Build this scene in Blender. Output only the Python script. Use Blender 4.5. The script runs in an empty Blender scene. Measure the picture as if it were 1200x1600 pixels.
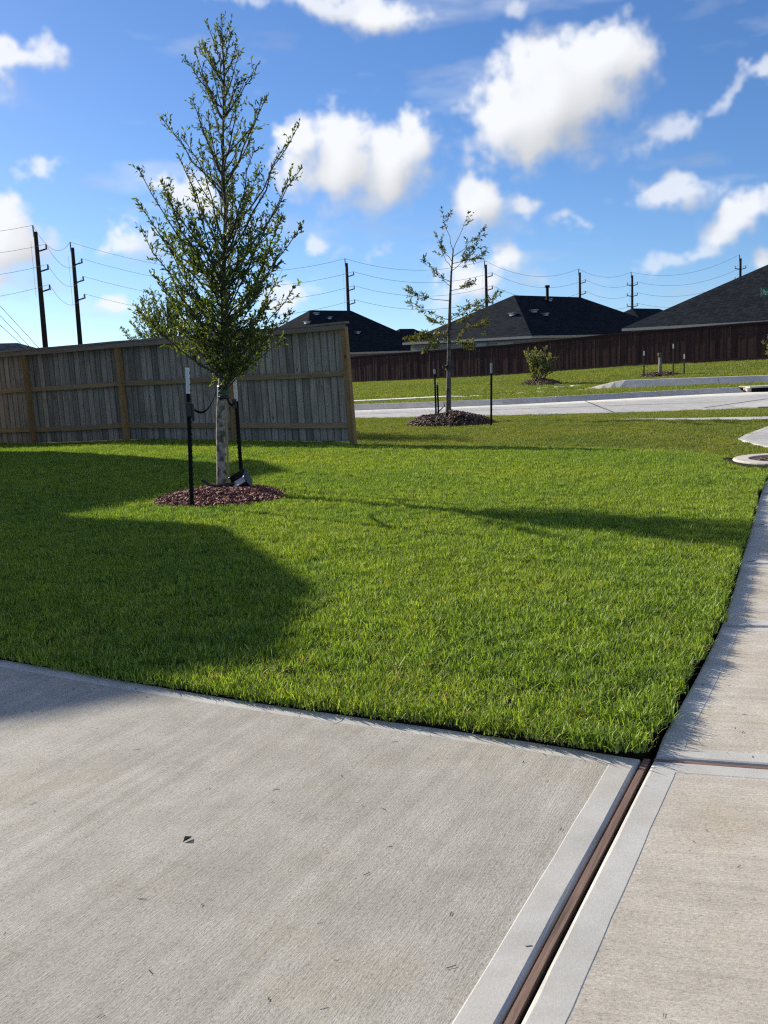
import bpy, bmesh, math, random
import numpy as np
from mathutils import Vector, Matrix, noise as mnoise
R = math.radians
rng = np.random.default_rng(7)
random.seed(7)
scene = bpy.context.scene
col = scene.collection

# ---------------------------------------------------------------- camera
EYE = 1.35
cd = bpy.data.cameras.new('camera'); cam = bpy.data.objects.new('camera', cd); col.objects.link(cam)
cd.sensor_fit = 'VERTICAL'; cd.sensor_height = 36.0; cd.lens = 1557 / 1600 * 36.0
cd.clip_start = 0.05; cd.clip_end = 3000
cam.matrix_world = (Matrix.Translation((0, 0, EYE)) @ Matrix.Rotation(R(90 - 8.685), 4, 'X') @ Matrix.Rotation(R(-2.2), 4, 'Z'))
scene.camera = cam
scene.cycles.use_denoising = False; scene.cycles.filter_width = 1.25

# ---------------------------------------------------------------- sun, sky, exposure
SUN_EL, SUN_AZ = 21.0, -47.5                     # azimuth from +Y towards +X
ld = bpy.data.lights.new('sun', 'SUN'); sun = bpy.data.objects.new('sun', ld); col.objects.link(sun)
ld.energy = 4.8; ld.angle = R(0.55); ld.color = (1.0, 0.92, 0.80)
sdir = Vector((math.cos(R(SUN_EL)) * math.sin(R(SUN_AZ)), math.cos(R(SUN_EL)) * math.cos(R(SUN_AZ)), math.sin(R(SUN_EL))))
sun.rotation_euler = sdir.to_track_quat('Z', 'Y').to_euler()
sun.location = sdir * 200
vs = scene.view_settings
vs.view_transform = 'Standard'; vs.look = 'None'; vs.gamma = 1.0; vs.use_curve_mapping = False
vs.exposure = 0.9


def fbm(h, w, cells_x, cells_y, octaves, rough, seed):
    """tiling (in x) value noise, about 0..1"""
    r = np.random.default_rng(seed); out = np.zeros((h, w), np.float32); amp = 1.0; tot = 0
    for o in range(octaves):
        nx, ny = cells_x << o, cells_y << o
        if nx > w or ny > h: break
        g = r.random((ny + 2, nx + 1), dtype=np.float32); g[:, -1] = g[:, 0]
        xs = np.arange(w) / w * nx; ys = np.arange(h) / h * ny
        xi = xs.astype(int); yi = ys.astype(int)
        fx = (xs - xi); fy = (ys - yi)
        fx = (fx * fx * (3 - 2 * fx)).astype(np.float32); fy = (fy * fy * (3 - 2 * fy)).astype(np.float32)[:, None]
        a = g[yi]; b = g[yi + 1]
        row = a * (1 - fy) + b * fy
        out += amp * (row[:, xi] * (1 - fx) + row[:, xi + 1] * fx)
        tot += amp; amp *= rough
    return out / tot


def cloud_image():
    """cumulus field over the upper half of the sky: alpha = cover, red = brightness (azimuth x elevation)"""
    PD = 11; W, H = 360 * PD, 90 * PD
    # azimuth, elevation, half width, half height (degrees), tilt, strength
    B = [(8.6, 12.2, 3.6, 2.6, 8, 1.1), (10.5, 13.0, 4.1, 3.1, 12, 1.25), (12.8, 14.5, 3.0, 2.2, 18, 1.05), (9.6, 11.3, 3.6, 1.9, 6, 1.0), (13.3, 16.5, 1.3, .8, 10, .62),
         (-2.0, 10.6, 3.3, 2.7, 0, 1.15), (.7, 10.4, 3.2, 2.4, 5, 1.1), (2.6, 11.5, 1.6, 1.7, 0, .95), (-3.9, 11.9, 1.6, 1.6, 0, .95), (-.6, 8.8, 3.4, 1.4, 4, .75),
         (6.3, 8.2, 2.1, 1.4, -18, .9), (5.8, 8.9, 1.4, 1.1, 0, .85), (8.7, 7.9, 1.2, 1.05, 0, .78), (10.8, 7.2, 1.2, .7, 0, .68), (8.5, 6.6, 1.2, .8, 0, .6),
         (-1.2, 18.3, 5.2, 1.1, -6, .8), (.9, 17.8, 2.4, 1.4, -10, .9), (8.4, 17.8, 1.4, .9, 0, .62), (-6.0, 18.9, 3.0, .8, 0, .6),
         (-18.5, 15.3, 2.3, 1.3, 0, .85), (-18.9, 13.9, 1.4, .8, 0, .5), (-17.7, 10.5, 1.6, .85, 0, .75), (-19.6, 12.2, .7, .4, 0, .3),
         (-19.6, 7.0, 2.6, 2.5, 0, 1.0), (-20.0, 5.0, 3.0, 1.7, 0, .9), (-16.4, 6.9, .9, .7, 0, .35), (-18.0, 3.4, 1.4, .9, 0, .4),
         (-13.8, 6.9, 2.0, 1.1, 8, .8), (-12.9, 7.5, 1.2, .8, 0, .65), (-14.5, 3.1, 1.4, .7, 0, .82), (-16.2, 3.1, 1.0, .7, 0, .6),
         (15.8, 11.2, 2.9, .95, 28, .66), (18.6, 12.3, 2.6, .8, 24, .62), (20.8, 13.3, 1.2, .9, 0, .7), (14.9, 10.3, 1.6, .9, 20, .6),
         (16.5, 8.0, 2.0, 1.0, 12, .75), (15.0, 8.3, .9, .6, 0, .45), (19.4, 6.4, 2.3, 1.5, 20, .85), (21.0, 7.4, 1.2, 1.0, 0, .75), (17.7, 4.9, 2.2, 1.1, 12, .65), (15.3, 4.7, 1.6, 1.1, 0, .6), (21.0, 4.3, 1.5, .9, 0, .8), (20.3, 3.2, 2.6, .8, 0, .5),
         (7.3, 5.4, 2.0, 1.1, 0, .85), (5.4, 3.8, 2.8, 1.7, 0, .85), (3.7, 2.9, 2.4, 1.0, 0, .6), (8.4, 4.2, 1.4, 1.0, 0, .6),
         (-2.7, 7.0, 1.1, .8, 0, .7), (.2, 5.8, .8, .8, 0, .62), (-1.6, 6.0, .9, .6, 0, .58), (-5.6, 3.3, 1.7, 1.1, 0, .8), (-3.4, 3.7, 1.3, .8, 0, .45),
         (-11.2, 9.2, 1.4, 1.2, 0, .8), (-10.0, 8.9, 1.6, 1.5, 0, .85), (-8.6, 8.4, 1.8, 1.5, 0, .7), (10.9, 5.9, .7, .4, 0, .4), (13.1, 8.1, .7, .35, 0, .4), (-9, 5.2, 2.0, .9, 0, .5)]
    r = random.Random(5)
    for k in range(520):                          # same broken cumulus out of view, extra added to whiten and brighten the shade
        az = r.uniform(-180, 180); el = 2 + 60 * r.random() ** 1.9; s = r.uniform(.6, 1.9) * (.6 + el / 24)
        if -26 < az < 26 and el < 24: continue
        for j in range(r.randint(1, 4)):
            B.append((az + r.uniform(-1.4, 1.4) * s, el + r.uniform(-.3, .4) * s, s * r.uniform(1.0, 1.9), s * r.uniform(.6, 1.0), r.uniform(-15, 15), r.uniform(.5, 1.05)))
    w1 = fbm(H, W, 120, 30, 6, .55, 1) - .5; w2 = fbm(H, W, 120, 30, 6, .55, 2) - .5
    w1 = w1 + .55 * (fbm(H, W, 400, 100, 4, .6, 11) - .5); w2 = w2 + .55 * (fbm(H, W, 400, 100, 4, .6, 12) - .5)
    n = fbm(H, W, 180, 45, 6, .62, 3) - .5
    fine = fbm(H, W, 540, 135, 4, .6, 4) - .5
    X = (np.arange(W) + .5) / PD - 180; Y = (np.arange(H) + .5) / PD
    fld = np.full((H, W), -1.0, np.float32)
    opq = np.zeros((H, W), np.float32)
    for (a, e, ra, re, t, st) in B:
        m = max(ra, re) * 2.2 + 1
        x0, x1 = int((a - m + 180) * PD), int((a + m + 180) * PD); y0, y1 = max(0, int((e - m) * PD)), min(H, int((e + m) * PD))
        if y1 <= y0: continue
        ix = np.arange(x0, x1) % W
        wy, wx = w1[y0:y1][:, ix], w2[y0:y1][:, ix]
        dx = (np.arange(x0, x1) + .5)[None, :] / PD - 180 - a + wx * 2.6; dy = Y[y0:y1, None] - e + wy * 2.2
        c, s_ = math.cos(R(t)), math.sin(R(t))
        u = (dx * c + dy * s_) / ra; v = (-dx * s_ + dy * c) / re
        v = np.where(v < 0, v * 1.12, v)
        f = st - np.sqrt(u * u + v * v) * (.55 + .45 * st)
        cur = fld[y0:y1][:, ix]
        k = .22; hh = np.clip(.5 + .5 * (f - cur) / k, 0, 1)
        opq[y0:y1, ix] = opq[y0:y1][:, ix] * (1 - hh) + min(1, max(.35, (st - .3) * 1.7)) * hh
        fld[y0:y1, ix] = cur * (1 - hh) + f * hh + k * hh * (1 - hh)
    d = fld + n * .95 + fine * .34
    
    thick = np.clip(d / .9, 0, 1)
    # sunlit side: compare with the field towards the sun (up and to the left)
    sm = fld + n * .6 + fine * .2
    for q in (3, 6): sm = (sm + np.roll(sm, q, 1) + np.roll(sm, -q, 1) + np.roll(sm, q, 0) + np.roll(sm, -q, 0)) / 5
    sh = np.roll(np.roll(sm, 10, 1), -14, 0)
    lit = np.clip(.60 + .95 * (sm - sh), 0, 1)
    br = .72 + .28 * lit - .05 * thick * (1 - lit)
    al = np.clip((d + .10) / (.55 + .7 * (1 - lit)), 0, 1); al = al * al * (3 - 2 * al) * opq
    # thin wisps over everything
    wisp = np.clip(fbm(H, W, 60, 60, 6, .6, 9) - .56, 0, 1) * 1.1
    al = np.clip(al + wisp * (1 - al), 0, 1)
    al *= np.clip(Y / 1.2, 0, 1)[:, None]
    px = np.zeros((H * 2, W, 4), np.float32)
    px[H:, :, 0] = br; px[H:, :, 1] = br; px[H:, :, 2] = br; px[H:, :, 3] = 1
    pa = np.zeros((H * 2, W, 4), np.float32); pa[..., 3] = 1
    pa[H:, :, 0] = al; pa[H:, :, 1] = br
    im = bpy.data.images.new('cloud_field', W, H * 2, alpha=False, float_buffer=False)
    im.colorspace_settings.name = 'Non-Color'
    im.pixels.foreach_set(pa.ravel()); im.update(); im.pack()
    return im


world = bpy.data.worlds.new('World'); scene.world = world; world.use_nodes = True
nt = world.node_tree; nt.nodes.clear()
out = nt.nodes.new('ShaderNodeOutputWorld'); bg = nt.nodes.new('ShaderNodeBackground')
sky = nt.nodes.new('ShaderNodeTexSky'); sky.sky_type = 'NISHITA'; sky.sun_disc = False
sky.sun_elevation = R(SUN_EL); sky.sun_rotation = R(SUN_AZ); sky.air_density = 0.85; sky.dust_density = 0.2; sky.ozone_density = 3.5
env = nt.nodes.new('ShaderNodeTexEnvironment'); env.image = cloud_image(); env.interpolation = 'Cubic'
# Environment u = az/360 + .25 ; the picture has azimuth 0 at its middle -> turn by 90 degrees
tc = nt.nodes.new('ShaderNodeTexCoord'); rot = nt.nodes.new('ShaderNodeVectorRotate'); rot.rotation_type = 'Z_AXIS'
rot.inputs['Angle'].default_value = R(-90)
nt.links.new(tc.outputs['Generated'], rot.inputs['Vector']); nt.links.new(rot.outputs[0], env.inputs['Vector'])
sep = nt.nodes.new('ShaderNodeSeparateColor'); nt.links.new(env.outputs['Color'], sep.inputs[0])
gain = nt.nodes.new('ShaderNodeVectorMath'); gain.operation = 'SCALE'; gain.inputs[0].default_value = (6.35, 6.5, 6.8)
pw = nt.nodes.new('ShaderNodeMath'); pw.operation = 'POWER'; pw.inputs[1].default_value = 1.7
nt.links.new(sep.outputs['Green'], pw.inputs[0]); nt.links.new(pw.outputs[0], gain.inputs['Scale'])
mix = nt.nodes.new('ShaderNodeMix'); mix.data_type = 'RGBA'
hs = nt.nodes.new('ShaderNodeHueSaturation'); hs.inputs['Saturation'].default_value = 1.15; hs.inputs['Hue'].default_value = 0.508
nt.links.new(sky.outputs[0], hs.inputs['Color'])
nt.links.new(sep.outputs['Red'], mix.inputs['Factor']); nt.links.new(hs.outputs[0], mix.inputs[6]); nt.links.new(gain.outputs[0], mix.inputs[7])
bg.inputs['Strength'].default_value = 0.080
nt.links.new(mix.outputs[2], bg.inputs['Color']); nt.links.new(bg.outputs[0], out.inputs['Surface'])
# clear air: the pale band right at the horizon is thin
sepd = nt.nodes.new('ShaderNodeSeparateXYZ'); cmb = nt.nodes.new('ShaderNodeCombineXYZ'); mad = nt.nodes.new('ShaderNodeMath'); mad.operation = 'MULTIPLY_ADD'
mad.inputs[1].default_value = 1.05; mad.inputs[2].default_value = 0.045
nrm = nt.nodes.new('ShaderNodeVectorMath'); nrm.operation = 'NORMALIZE'
tc0 = nt.nodes.new('ShaderNodeTexCoord'); nt.links.new(tc0.outputs['Generated'], sepd.inputs[0]); nt.links.new(sepd.outputs[0], cmb.inputs[0]); nt.links.new(sepd.outputs[1], cmb.inputs[1])
nt.links.new(sepd.outputs[2], mad.inputs[0]); nt.links.new(mad.outputs[0], cmb.inputs[2]); nt.links.new(cmb.outputs[0], nrm.inputs[0]); nt.links.new(nrm.outputs[0], sky.inputs[0])
world.cycles.sampling_method = 'MANUAL'; world.cycles.sample_map_resolution = 512

# ---------------------------------------------------------------- helpers
class G:
    """small node-graph writer for one material"""
    def __init__(s, name):
        s.m = bpy.data.materials.new(name); s.m.use_nodes = True; s.t = s.m.node_tree
        s.b = s.t.nodes['Principled BSDF']; s.o = s.t.nodes['Material Output']
    def n(s, ty, **kw):
        x = s.t.nodes.new(ty)
        for k, v in kw.items(): setattr(x, k, v)
        return x
    def link(s, a, b): s.t.links.new(a, b)
    def coord(s, kind='Object', scale=(1, 1, 1), rot=(0, 0, 0)):
        if kind == 'World': src = s.n('ShaderNodeNewGeometry').outputs['Position']
        else: src = s.n('ShaderNodeTexCoord').outputs[kind]
        mp = s.n('ShaderNodeMapping', vector_type='TEXTURE'); mp.inputs['Scale'].default_value = [1 / q for q in scale]; mp.inputs['Rotation'].default_value = rot
        s.link(src, mp.inputs['Vector']); return mp.outputs[0]
    def noise(s, vec, scale, detail=4, rough=.55, dist=0):
        x = s.n('ShaderNodeTexNoise'); x.inputs['Scale'].default_value = scale; x.inputs['Detail'].default_value = detail
        x.inputs['Roughness'].default_value = rough; x.inputs['Distortion'].default_value = dist
        s.link(vec, x.inputs['Vector']); return x.outputs['Fac']
    def ramp(s, fac, stops, interp='LINEAR'):
        x = s.n('ShaderNodeValToRGB'); e = x.color_ramp.elements; x.color_ramp.interpolation = interp
        while len(e) < len(stops): e.new(.5)
        for el, (p, c) in zip(e, stops):
            el.position = p; el.color = (*c, 1) if len(c) == 3 else c
        s.link(fac, x.inputs['Fac']); return x.outputs['Color']
    def mix(s, fac, a, b, mode='MIX'):
        x = s.n('ShaderNodeMix', data_type='RGBA', blend_type=mode)
        for v, i in ((fac, 0), (a, 6), (b, 7)):
            if hasattr(v, 'is_linked'): s.link(v, x.inputs[i])
            elif i == 0: x.inputs[0].default_value = v
            else: x.inputs[i].default_value = (*v, 1)
        return x.outputs[2]
    def math(s, op, a, b=0.5, c=0.0):
        x = s.n('ShaderNodeMath', operation=op)
        for i, v in enumerate((a, b, c)):
            if hasattr(v, 'is_linked'): s.link(v, x.inputs[i])
            else: x.inputs[i].default_value = v
        return x.outputs[0]
    def mrange(s, v, a, b, c=0., d=1.):
        x = s.n('ShaderNodeMapRange'); s.link(v, x.inputs[0])
        for i, q in enumerate((a, b, c, d)): x.inputs[i + 1].default_value = q
        return x.outputs[0]
    def bump(s, h, strength=.3, dist=.01):
        x = s.n('ShaderNodeBump'); x.inputs['Strength'].default_value = strength; x.inputs['Distance'].default_value = dist
        s.link(h, x.inputs['Height']); s.link(x.outputs[0], s.b.inputs['Normal']); return x.outputs[0]
    def base(s, c):
        if hasattr(c, 'is_linked'): s.link(c, s.b.inputs['Base Color'])
        else: s.b.inputs['Base Color'].default_value = (*c, 1)
    def rough(s, r, spec=.5):
        if hasattr(r, 'is_linked'): s.link(r, s.b.inputs['Roughness'])
        else: s.b.inputs['Roughness'].default_value = r
        s.b.inputs['Specular IOR Level'].default_value = spec
    def rnd(s): return s.n('ShaderNodeObjectInfo').outputs['Random']
    def attr(s, name): return s.n('ShaderNodeAttribute', attribute_name=name).outputs['Fac']


def plain(name, c, rough=.6, spec=.4, var=.25, scale=6, bump=0.0, metal=0.0):
    g = G(name); v = g.coord('World'); f = g.noise(v, scale, 6, .6)
    lo = tuple(x * (1 - var) for x in c); hi = tuple(min(1, x * (1 + var)) for x in c)
    g.base(g.ramp(f, [(.3, lo), (.7, hi)])); g.rough(rough, spec); g.b.inputs['Metallic'].default_value = metal
    if bump: g.bump(g.noise(v, scale * 8, 5), bump, .005)
    return g.m


def link(o, parent=None, **props):
    col.objects.link(o)
    if parent: o.parent = parent
    for k, v in props.items(): o[k] = v
    return o


def empty(name, loc, label, cat, group=None, rz=0.0):
    o = bpy.data.objects.new(name, None); o.empty_display_size = .2; o.location = loc; o.rotation_euler.z = rz
    link(o, None, label=label, category=cat)
    if group: o['group'] = group
    return o


class MB:
    """collects faces; build() links ONE mesh object"""
    def __init__(s): s.v, s.f, s.mi, s.at = [], [], [], []
    def quad(s, pts, mi=0):
        n = len(s.v); s.v += [tuple(p) for p in pts]; s.f.append(tuple(range(n, n + len(pts)))); s.mi.append(mi)
    def box(s, c, size, rot=None, mi=0, taper=1.0):
        hx, hy, hz = (q / 2 for q in size); M = rot or Matrix.Identity(3); c = Vector(c); n = len(s.v)
        for z in (-1, 1):
            k = taper if z > 0 else 1
            for x, y in ((-1, -1), (1, -1), (1, 1), (-1, 1)): s.v.append(tuple(c + M @ Vector((x * hx * k, y * hy * k, z * hz))))
        for f in ((3, 2, 1, 0), (4, 5, 6, 7), (0, 1, 5, 4), (1, 2, 6, 5), (2, 3, 7, 6), (3, 0, 4, 7)):
            s.f.append(tuple(n + i for i in f)); s.mi.append(mi)
        return s
    def tube(s, pts, rad, seg=6, mi=0, cap=True):
        pts = [Vector(p) for p in pts]; n0 = len(s.v); N = len(pts)
        if not hasattr(rad, '__len__'): rad = [rad] * N
        up = None
        for i, p in enumerate(pts):
            t = (pts[min(i + 1, N - 1)] - pts[max(i - 1, 0)])
            t = t.normalized() if t.length > 1e-9 else Vector((0, 0, 1))
            if up is None: up = t.orthogonal().normalized()
            up = (up - t * up.dot(t)); up = up.normalized() if up.length > 1e-6 else t.orthogonal().normalized()
            w = t.cross(up)
            for k in range(seg):
                a = 2 * math.pi * k / seg
                s.v.append(tuple(p + (up * math.cos(a) + w * math.sin(a)) * rad[i]))
        for i in range(N - 1):
            for k in range(seg):
                a, b = n0 + i * seg + k, n0 + i * seg + (k + 1) % seg
                s.f.append((a, b, b + seg, a + seg)); s.mi.append(mi)
        if cap:
            s.f.append(tuple(n0 + k for k in reversed(range(seg)))); s.f.append(tuple(n0 + (N - 1) * seg + k for k in range(seg))); s.mi += [mi, mi]
        return s
    def prism(s, poly, z0, z1, mi=0):
        """vertical prism on an anticlockwise plan polygon"""
        n = len(s.v); k = len(poly)
        s.v += [(p[0], p[1], z0) for p in poly] + [(p[0], p[1], z1) for p in poly]
        s.f.append(tuple(n + i for i in reversed(range(k)))); s.f.append(tuple(n + k + i for i in range(k))); s.mi += [mi, mi]
        for i in range(k):
            j = (i + 1) % k; s.f.append((n + i, n + j, n + k + j, n + k + i)); s.mi.append(mi)
        return s
    def build(s, name, mats, parent=None, smooth=False, off=(0, 0, 0), **props):
        me = bpy.data.meshes.new(name)
        vv = s.v if off == (0, 0, 0) else [(a - off[0], b - off[1], c - off[2]) for a, b, c in s.v]
        me.from_pydata(vv, [], s.f)
        for m in (mats if isinstance(mats, (list, tuple)) else [mats]): me.materials.append(m)
        me.polygons.foreach_set('material_index', s.mi)
        if smooth: me.polygons.foreach_set('use_smooth', [True] * len(me.polygons))
        me.update()
        o = bpy.data.objects.new(name, me)
        if parent is None: o.location = off
        return link(o, parent, **props)


def interp(pts, x):
    xs = [p[0] for p in pts]; ys = [p[1] for p in pts]
    return float(np.interp(x, xs, ys))


def resample(pl, n):
    pl = np.array(pl, float); d = np.r_[0, np.cumsum(np.hypot(*np.diff(pl[:, :2], axis=0).T))]
    t = np.linspace(0, d[-1], n)
    return np.stack([np.interp(t, d, pl[:, i]) for i in range(pl.shape[1])], 1)


def smoothline(pl, n, it=2):
    p = resample(pl, n)
    for _ in range(it): p[1:-1] = (p[:-2] + 2 * p[1:-1] + p[2:]) / 4
    return p


def coons(name, bottom, right, top, left, nu, nv, zf, mats, skirt=.3, **props):
    """ground sheet between four edge lines (bottom/top run left to right, left/right run bottom to top)"""
    b, t = resample(bottom, nu), resample(top, nu); l, r = resample(left, nv), resample(right, nv)
    m = MB(); idx = {}
    for j in range(nv):
        v = j / (nv - 1)
        for i in range(nu):
            u = i / (nu - 1)
            p = (1 - v) * b[i] + v * t[i] + (1 - u) * l[j] + u * r[j] - ((1 - u) * (1 - v) * b[0] + u * (1 - v) * b[-1] + (1 - u) * v * t[0] + u * v * t[-1])
            idx[i, j] = len(m.v); m.v.append((p[0], p[1], zf(p[0], p[1])))
    for j in range(nv - 1):
        for i in range(nu - 1): m.f.append((idx[i, j], idx[i + 1, j], idx[i + 1, j + 1], idx[i, j + 1])); m.mi.append(0)
    rim = [(i, 0) for i in range(nu)] + [(nu - 1, j) for j in range(1, nv)] + [(i, nv - 1) for i in range(nu - 2, -1, -1)] + [(0, j) for j in range(nv - 2, 0, -1)]
    low = []
    for q in rim: p = m.v[idx[q]]; low.append(len(m.v)); m.v.append((p[0], p[1], p[2] - skirt))
    for k in range(len(rim)):
        a, c = idx[rim[k]], idx[rim[(k + 1) % len(rim)]]
        m.f.append((low[k], low[(k + 1) % len(rim)], c, a)); m.mi.append(1 if isinstance(mats, (list, tuple)) and len(mats) > 1 else 0)
    o = m.build(name, mats, None, True, **props); o['kind'] = 'structure'
    return o


def inside(poly, P):
    poly = np.asarray(poly, float); x, y = P[:, 0], P[:, 1]; c = np.zeros(len(P), bool); j = len(poly) - 1
    for i in range(len(poly)):
        xi, yi = poly[i, :2]; xj, yj = poly[j, :2]
        if yi != yj:
            c ^= ((yi > y) != (yj > y)) & (x < (xj - xi) * (y - yi) / (yj - yi) + xi)
        j = i
    return c


def inset(poly, d):
    P = [Vector(p[:2]) for p in poly]; n = len(P); o = []
    for i in range(n):
        a = (P[i] - P[i - 1]).normalized(); b = (P[(i + 1) % n] - P[i]).normalized()
        na, nb = Vector((-a.y, a.x)), Vector((-b.y, b.x)); m = (na + nb)
        m = m / max(.35, m.length_squared / 2) / 1.0
        o.append(P[i] + m * d)
    return [tuple(p) for p in o]

# ---------------------------------------------------------------- materials
def concrete(name, c, streak=None, along=0.0, grain=1.0, stain=1.0):
    g = G(name); v = g.coord('World')
    big = g.noise(v, .9, 5, .6); mid = g.noise(v, 5, 6, .65); fine = g.noise(g.coord('World', (1.25, .75, 1), (0, 0, along)), 115, 5, .85)
    c1 = tuple(x * .86 for x in c); c2 = tuple(min(1, x * 1.10) for x in c)
    k = g.mix(1.0, g.ramp(big, [(.3, c1), (.7, c2)]), g.ramp(mid, [(.25, (.80, .79, .77)), (.7, (1.07, 1.07, 1.08))]), 'MULTIPLY')
    warm = g.noise(g.coord('World', (1, 1, 1), (0, 0, .5)), 1.7, 5, .7)
    k = g.mix(g.mrange(warm, .52, .8, 0, .55 * stain), k, (c[0] * .86, c[1] * .77, c[2] * .62))
    k = g.mix(1.0, k, g.ramp(fine, [(.30, (.42, .41, .39)), (.44, (.90, .90, .89)), (.58, (1.06, 1.06, 1.06)), (.72, (1.42, 1.42, 1.40))]) if streak else g.ramp(fine, [(.28, (.86, .86, .86)), (.7, (1.08, 1.08, 1.08))]), 'MULTIPLY')
    h = fine
    if streak:
        sv = g.coord('World', (streak, 16, 1), (0, 0, along)); st = g.noise(sv, 1, 5, .62)
        sv2 = g.coord('World', (26, .55, 1), (0, 0, along)); st2 = g.noise(sv2, 1, 4, .6)
        k = g.mix(1.0, k, g.ramp(st, [(.3, (.89, .89, .88)), (.5, (1, 1, 1)), (.7, (1.05, 1.05, 1.05))]), 'MULTIPLY')
        k = g.mix(1.0, k, g.ramp(st2, [(.28, (.86, .86, .86)), (.5, (1, 1, 1)), (.72, (1.10, 1.10, 1.11))]), 'MULTIPLY')
        h = g.math('ADD', g.math('MULTIPLY', st, .7), fine)
    g.base(k); g.rough(.9, .2); g.bump(h, .5 * grain, .005)
    return g.m


JD = Vector((.436, .900, 0)).normalized()         # direction of the long joint (street direction)
ang = math.atan2(JD.y, JD.x)
M_drive = concrete('broomed_concrete', (.435, .412, .357), 230, ang - math.pi / 2, 1.0)
M_walk = concrete('broomed_walk_concrete', (.55, .505, .425), 160, math.atan2(-.28, .96) - math.pi / 2, .8, 1.3)
M_trowel = concrete('trowelled_concrete', (.53, .52, .48), None, 0, .35, .8)
M_road = concrete('road_concrete', (.47, .465, .445), 14, 0, .5, .6)
M_kerb = concrete('kerb_concrete', (.55, .52, .46), None, 0, .6, .9)
M_soil = plain('soil', (.030, .021, .014), .95, .1, .4, 30, .6)


def turf(name, a, b, bump=.8, sc=60):
    g = G(name); v = g.coord('World')
    k = g.mix(1.0, g.ramp(g.noise(v, sc, 4, .7), [(.3, tuple(x * .55 for x in a)), (.7, a)]), g.ramp(g.noise(v, .35, 4), [(.35, (.85, .9, .9)), (.65, (1.15, 1.08, 1.0))]), 'MULTIPLY')
    k = g.mix(g.mrange(g.noise(v, .8, 4), .45, .7, 0, .7), k, b)
    g.base(k); g.rough(.95, .1); g.bump(g.noise(v, sc * 1.3, 4, .7), bump, .03); return g.m


M_turf = turf('lawn_soil_and_thatch', (.032, .038, .011), (.05, .042, .018))
M_turf2 = turf('back_lawn_thatch', (.075, .085, .025), (.085, .080, .03))
M_turf3 = turf('verge_thatch', (.085, .105, .028), (.10, .105, .034), .6, 25)
M_ground = turf('open_ground', (.07, .085, .025), (.08, .08, .03), .4, 8)


def blade_mat(name, dark, light, dry, drymix, sc=.5):
    g = G(name); v = g.coord('World'); t = g.t
    r = g.attr('rnd'); h = g.attr('hgt')
    k = g.ramp(r, [(0, dark), (.5, light), (.93, tuple(min(1, x * 1.4 + .02) for x in light)), (.97, dry), (1, dry)])
    patch = g.noise(v, sc, 5, .6); fine = g.noise(v, 5, 3, .6)
    k = g.mix(1.0, k, g.ramp(patch, [(.3, (.76, .86, .88)), (.7, (1.28, 1.12, .95))]), 'MULTIPLY')
    k = g.mix(1.0, k, g.ramp(fine, [(.3, (.74, .80, .80)), (.7, (1.22, 1.15, 1.0))]), 'MULTIPLY')
    k = g.mix(g.math('MULTIPLY', g.mrange(h, 0, .35, 1, 0), drymix), k, dry)   # dead sheath at the foot of the blade
    d = g.n('ShaderNodeBsdfDiffuse'); tr = g.n('ShaderNodeBsdfTranslucent'); gl = g.n('ShaderNodeBsdfGlossy')
    gl.inputs['Roughness'].default_value = .55; gl.inputs['Color'].default_value = (.9, .95, .9, 1)
    g.link(k, d.inputs['Color']); g.link(g.mix(1.0, k, (1.2, 1.25, .6), 'MULTIPLY'), tr.inputs['Color'])
    m1 = g.n('ShaderNodeMixShader'); m1.inputs[0].default_value = .34; g.link(d.outputs[0], m1.inputs[1]); g.link(tr.outputs[0], m1.inputs[2])
    m2 = g.n('ShaderNodeMixShader'); m2.inputs[0].default_value = .026; g.link(m1.outputs[0], m2.inputs[1]); g.link(gl.outputs[0], m2.inputs[2])
    g.link(m2.outputs[0], g.o.inputs['Surface']); t.nodes.remove(g.b); return g.m


M_blade = blade_mat('lawn_blade', (.050, .105, .010), (.250, .348, .040), (.52, .52, .24), .4)
M_blade2 = blade_mat('back_lawn_blade', (.115, .150, .024), (.185, .225, .038), (.28, .23, .09), .6)
M_blade3 = blade_mat('verge_blade', (.120, .160, .024), (.195, .240, .038), (.26, .22, .08), .4, .25)


def leaf_mat(name, a, b, c):
    g = G(name); r = g.attr('rnd'); k = g.ramp(r, [(0, a), (.6, b), (1, c)])
    d = g.n('ShaderNodeBsdfDiffuse'); tr = g.n('ShaderNodeBsdfTranslucent'); gl = g.n('ShaderNodeBsdfGlossy')
    gl.inputs['Roughness'].default_value = .38; gl.inputs['Color'].default_value = (.8, .85, .8, 1)
    g.link(k, d.inputs['Color']); g.link(g.mix(1.0, k, (1.5, 1.4, .5), 'MULTIPLY'), tr.inputs['Color'])
    m1 = g.n('ShaderNodeMixShader'); m1.inputs[0].default_value = .42; g.link(d.outputs[0], m1.inputs[1]); g.link(tr.outputs[0], m1.inputs[2])
    m2 = g.n('ShaderNodeMixShader'); m2.inputs[0].default_value = .035; g.link(m1.outputs[0], m2.inputs[1]); g.link(gl.outputs[0], m2.inputs[2])
    g.link(m2.outputs[0], g.o.inputs['Surface']); g.t.nodes.remove(g.b); return g.m


M_oak = leaf_mat('live_oak_leaf', (.042, .074, .016), (.098, .140, .032), (.24, .26, .075))
M_red = leaf_mat('red_oak_leaf', (.050, .060, .020), (.115, .135, .035), (.22, .17, .06))
M_olive = leaf_mat('olive_leaf', (.09, .11, .05), (.16, .18, .08), (.25, .25, .13))


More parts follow.
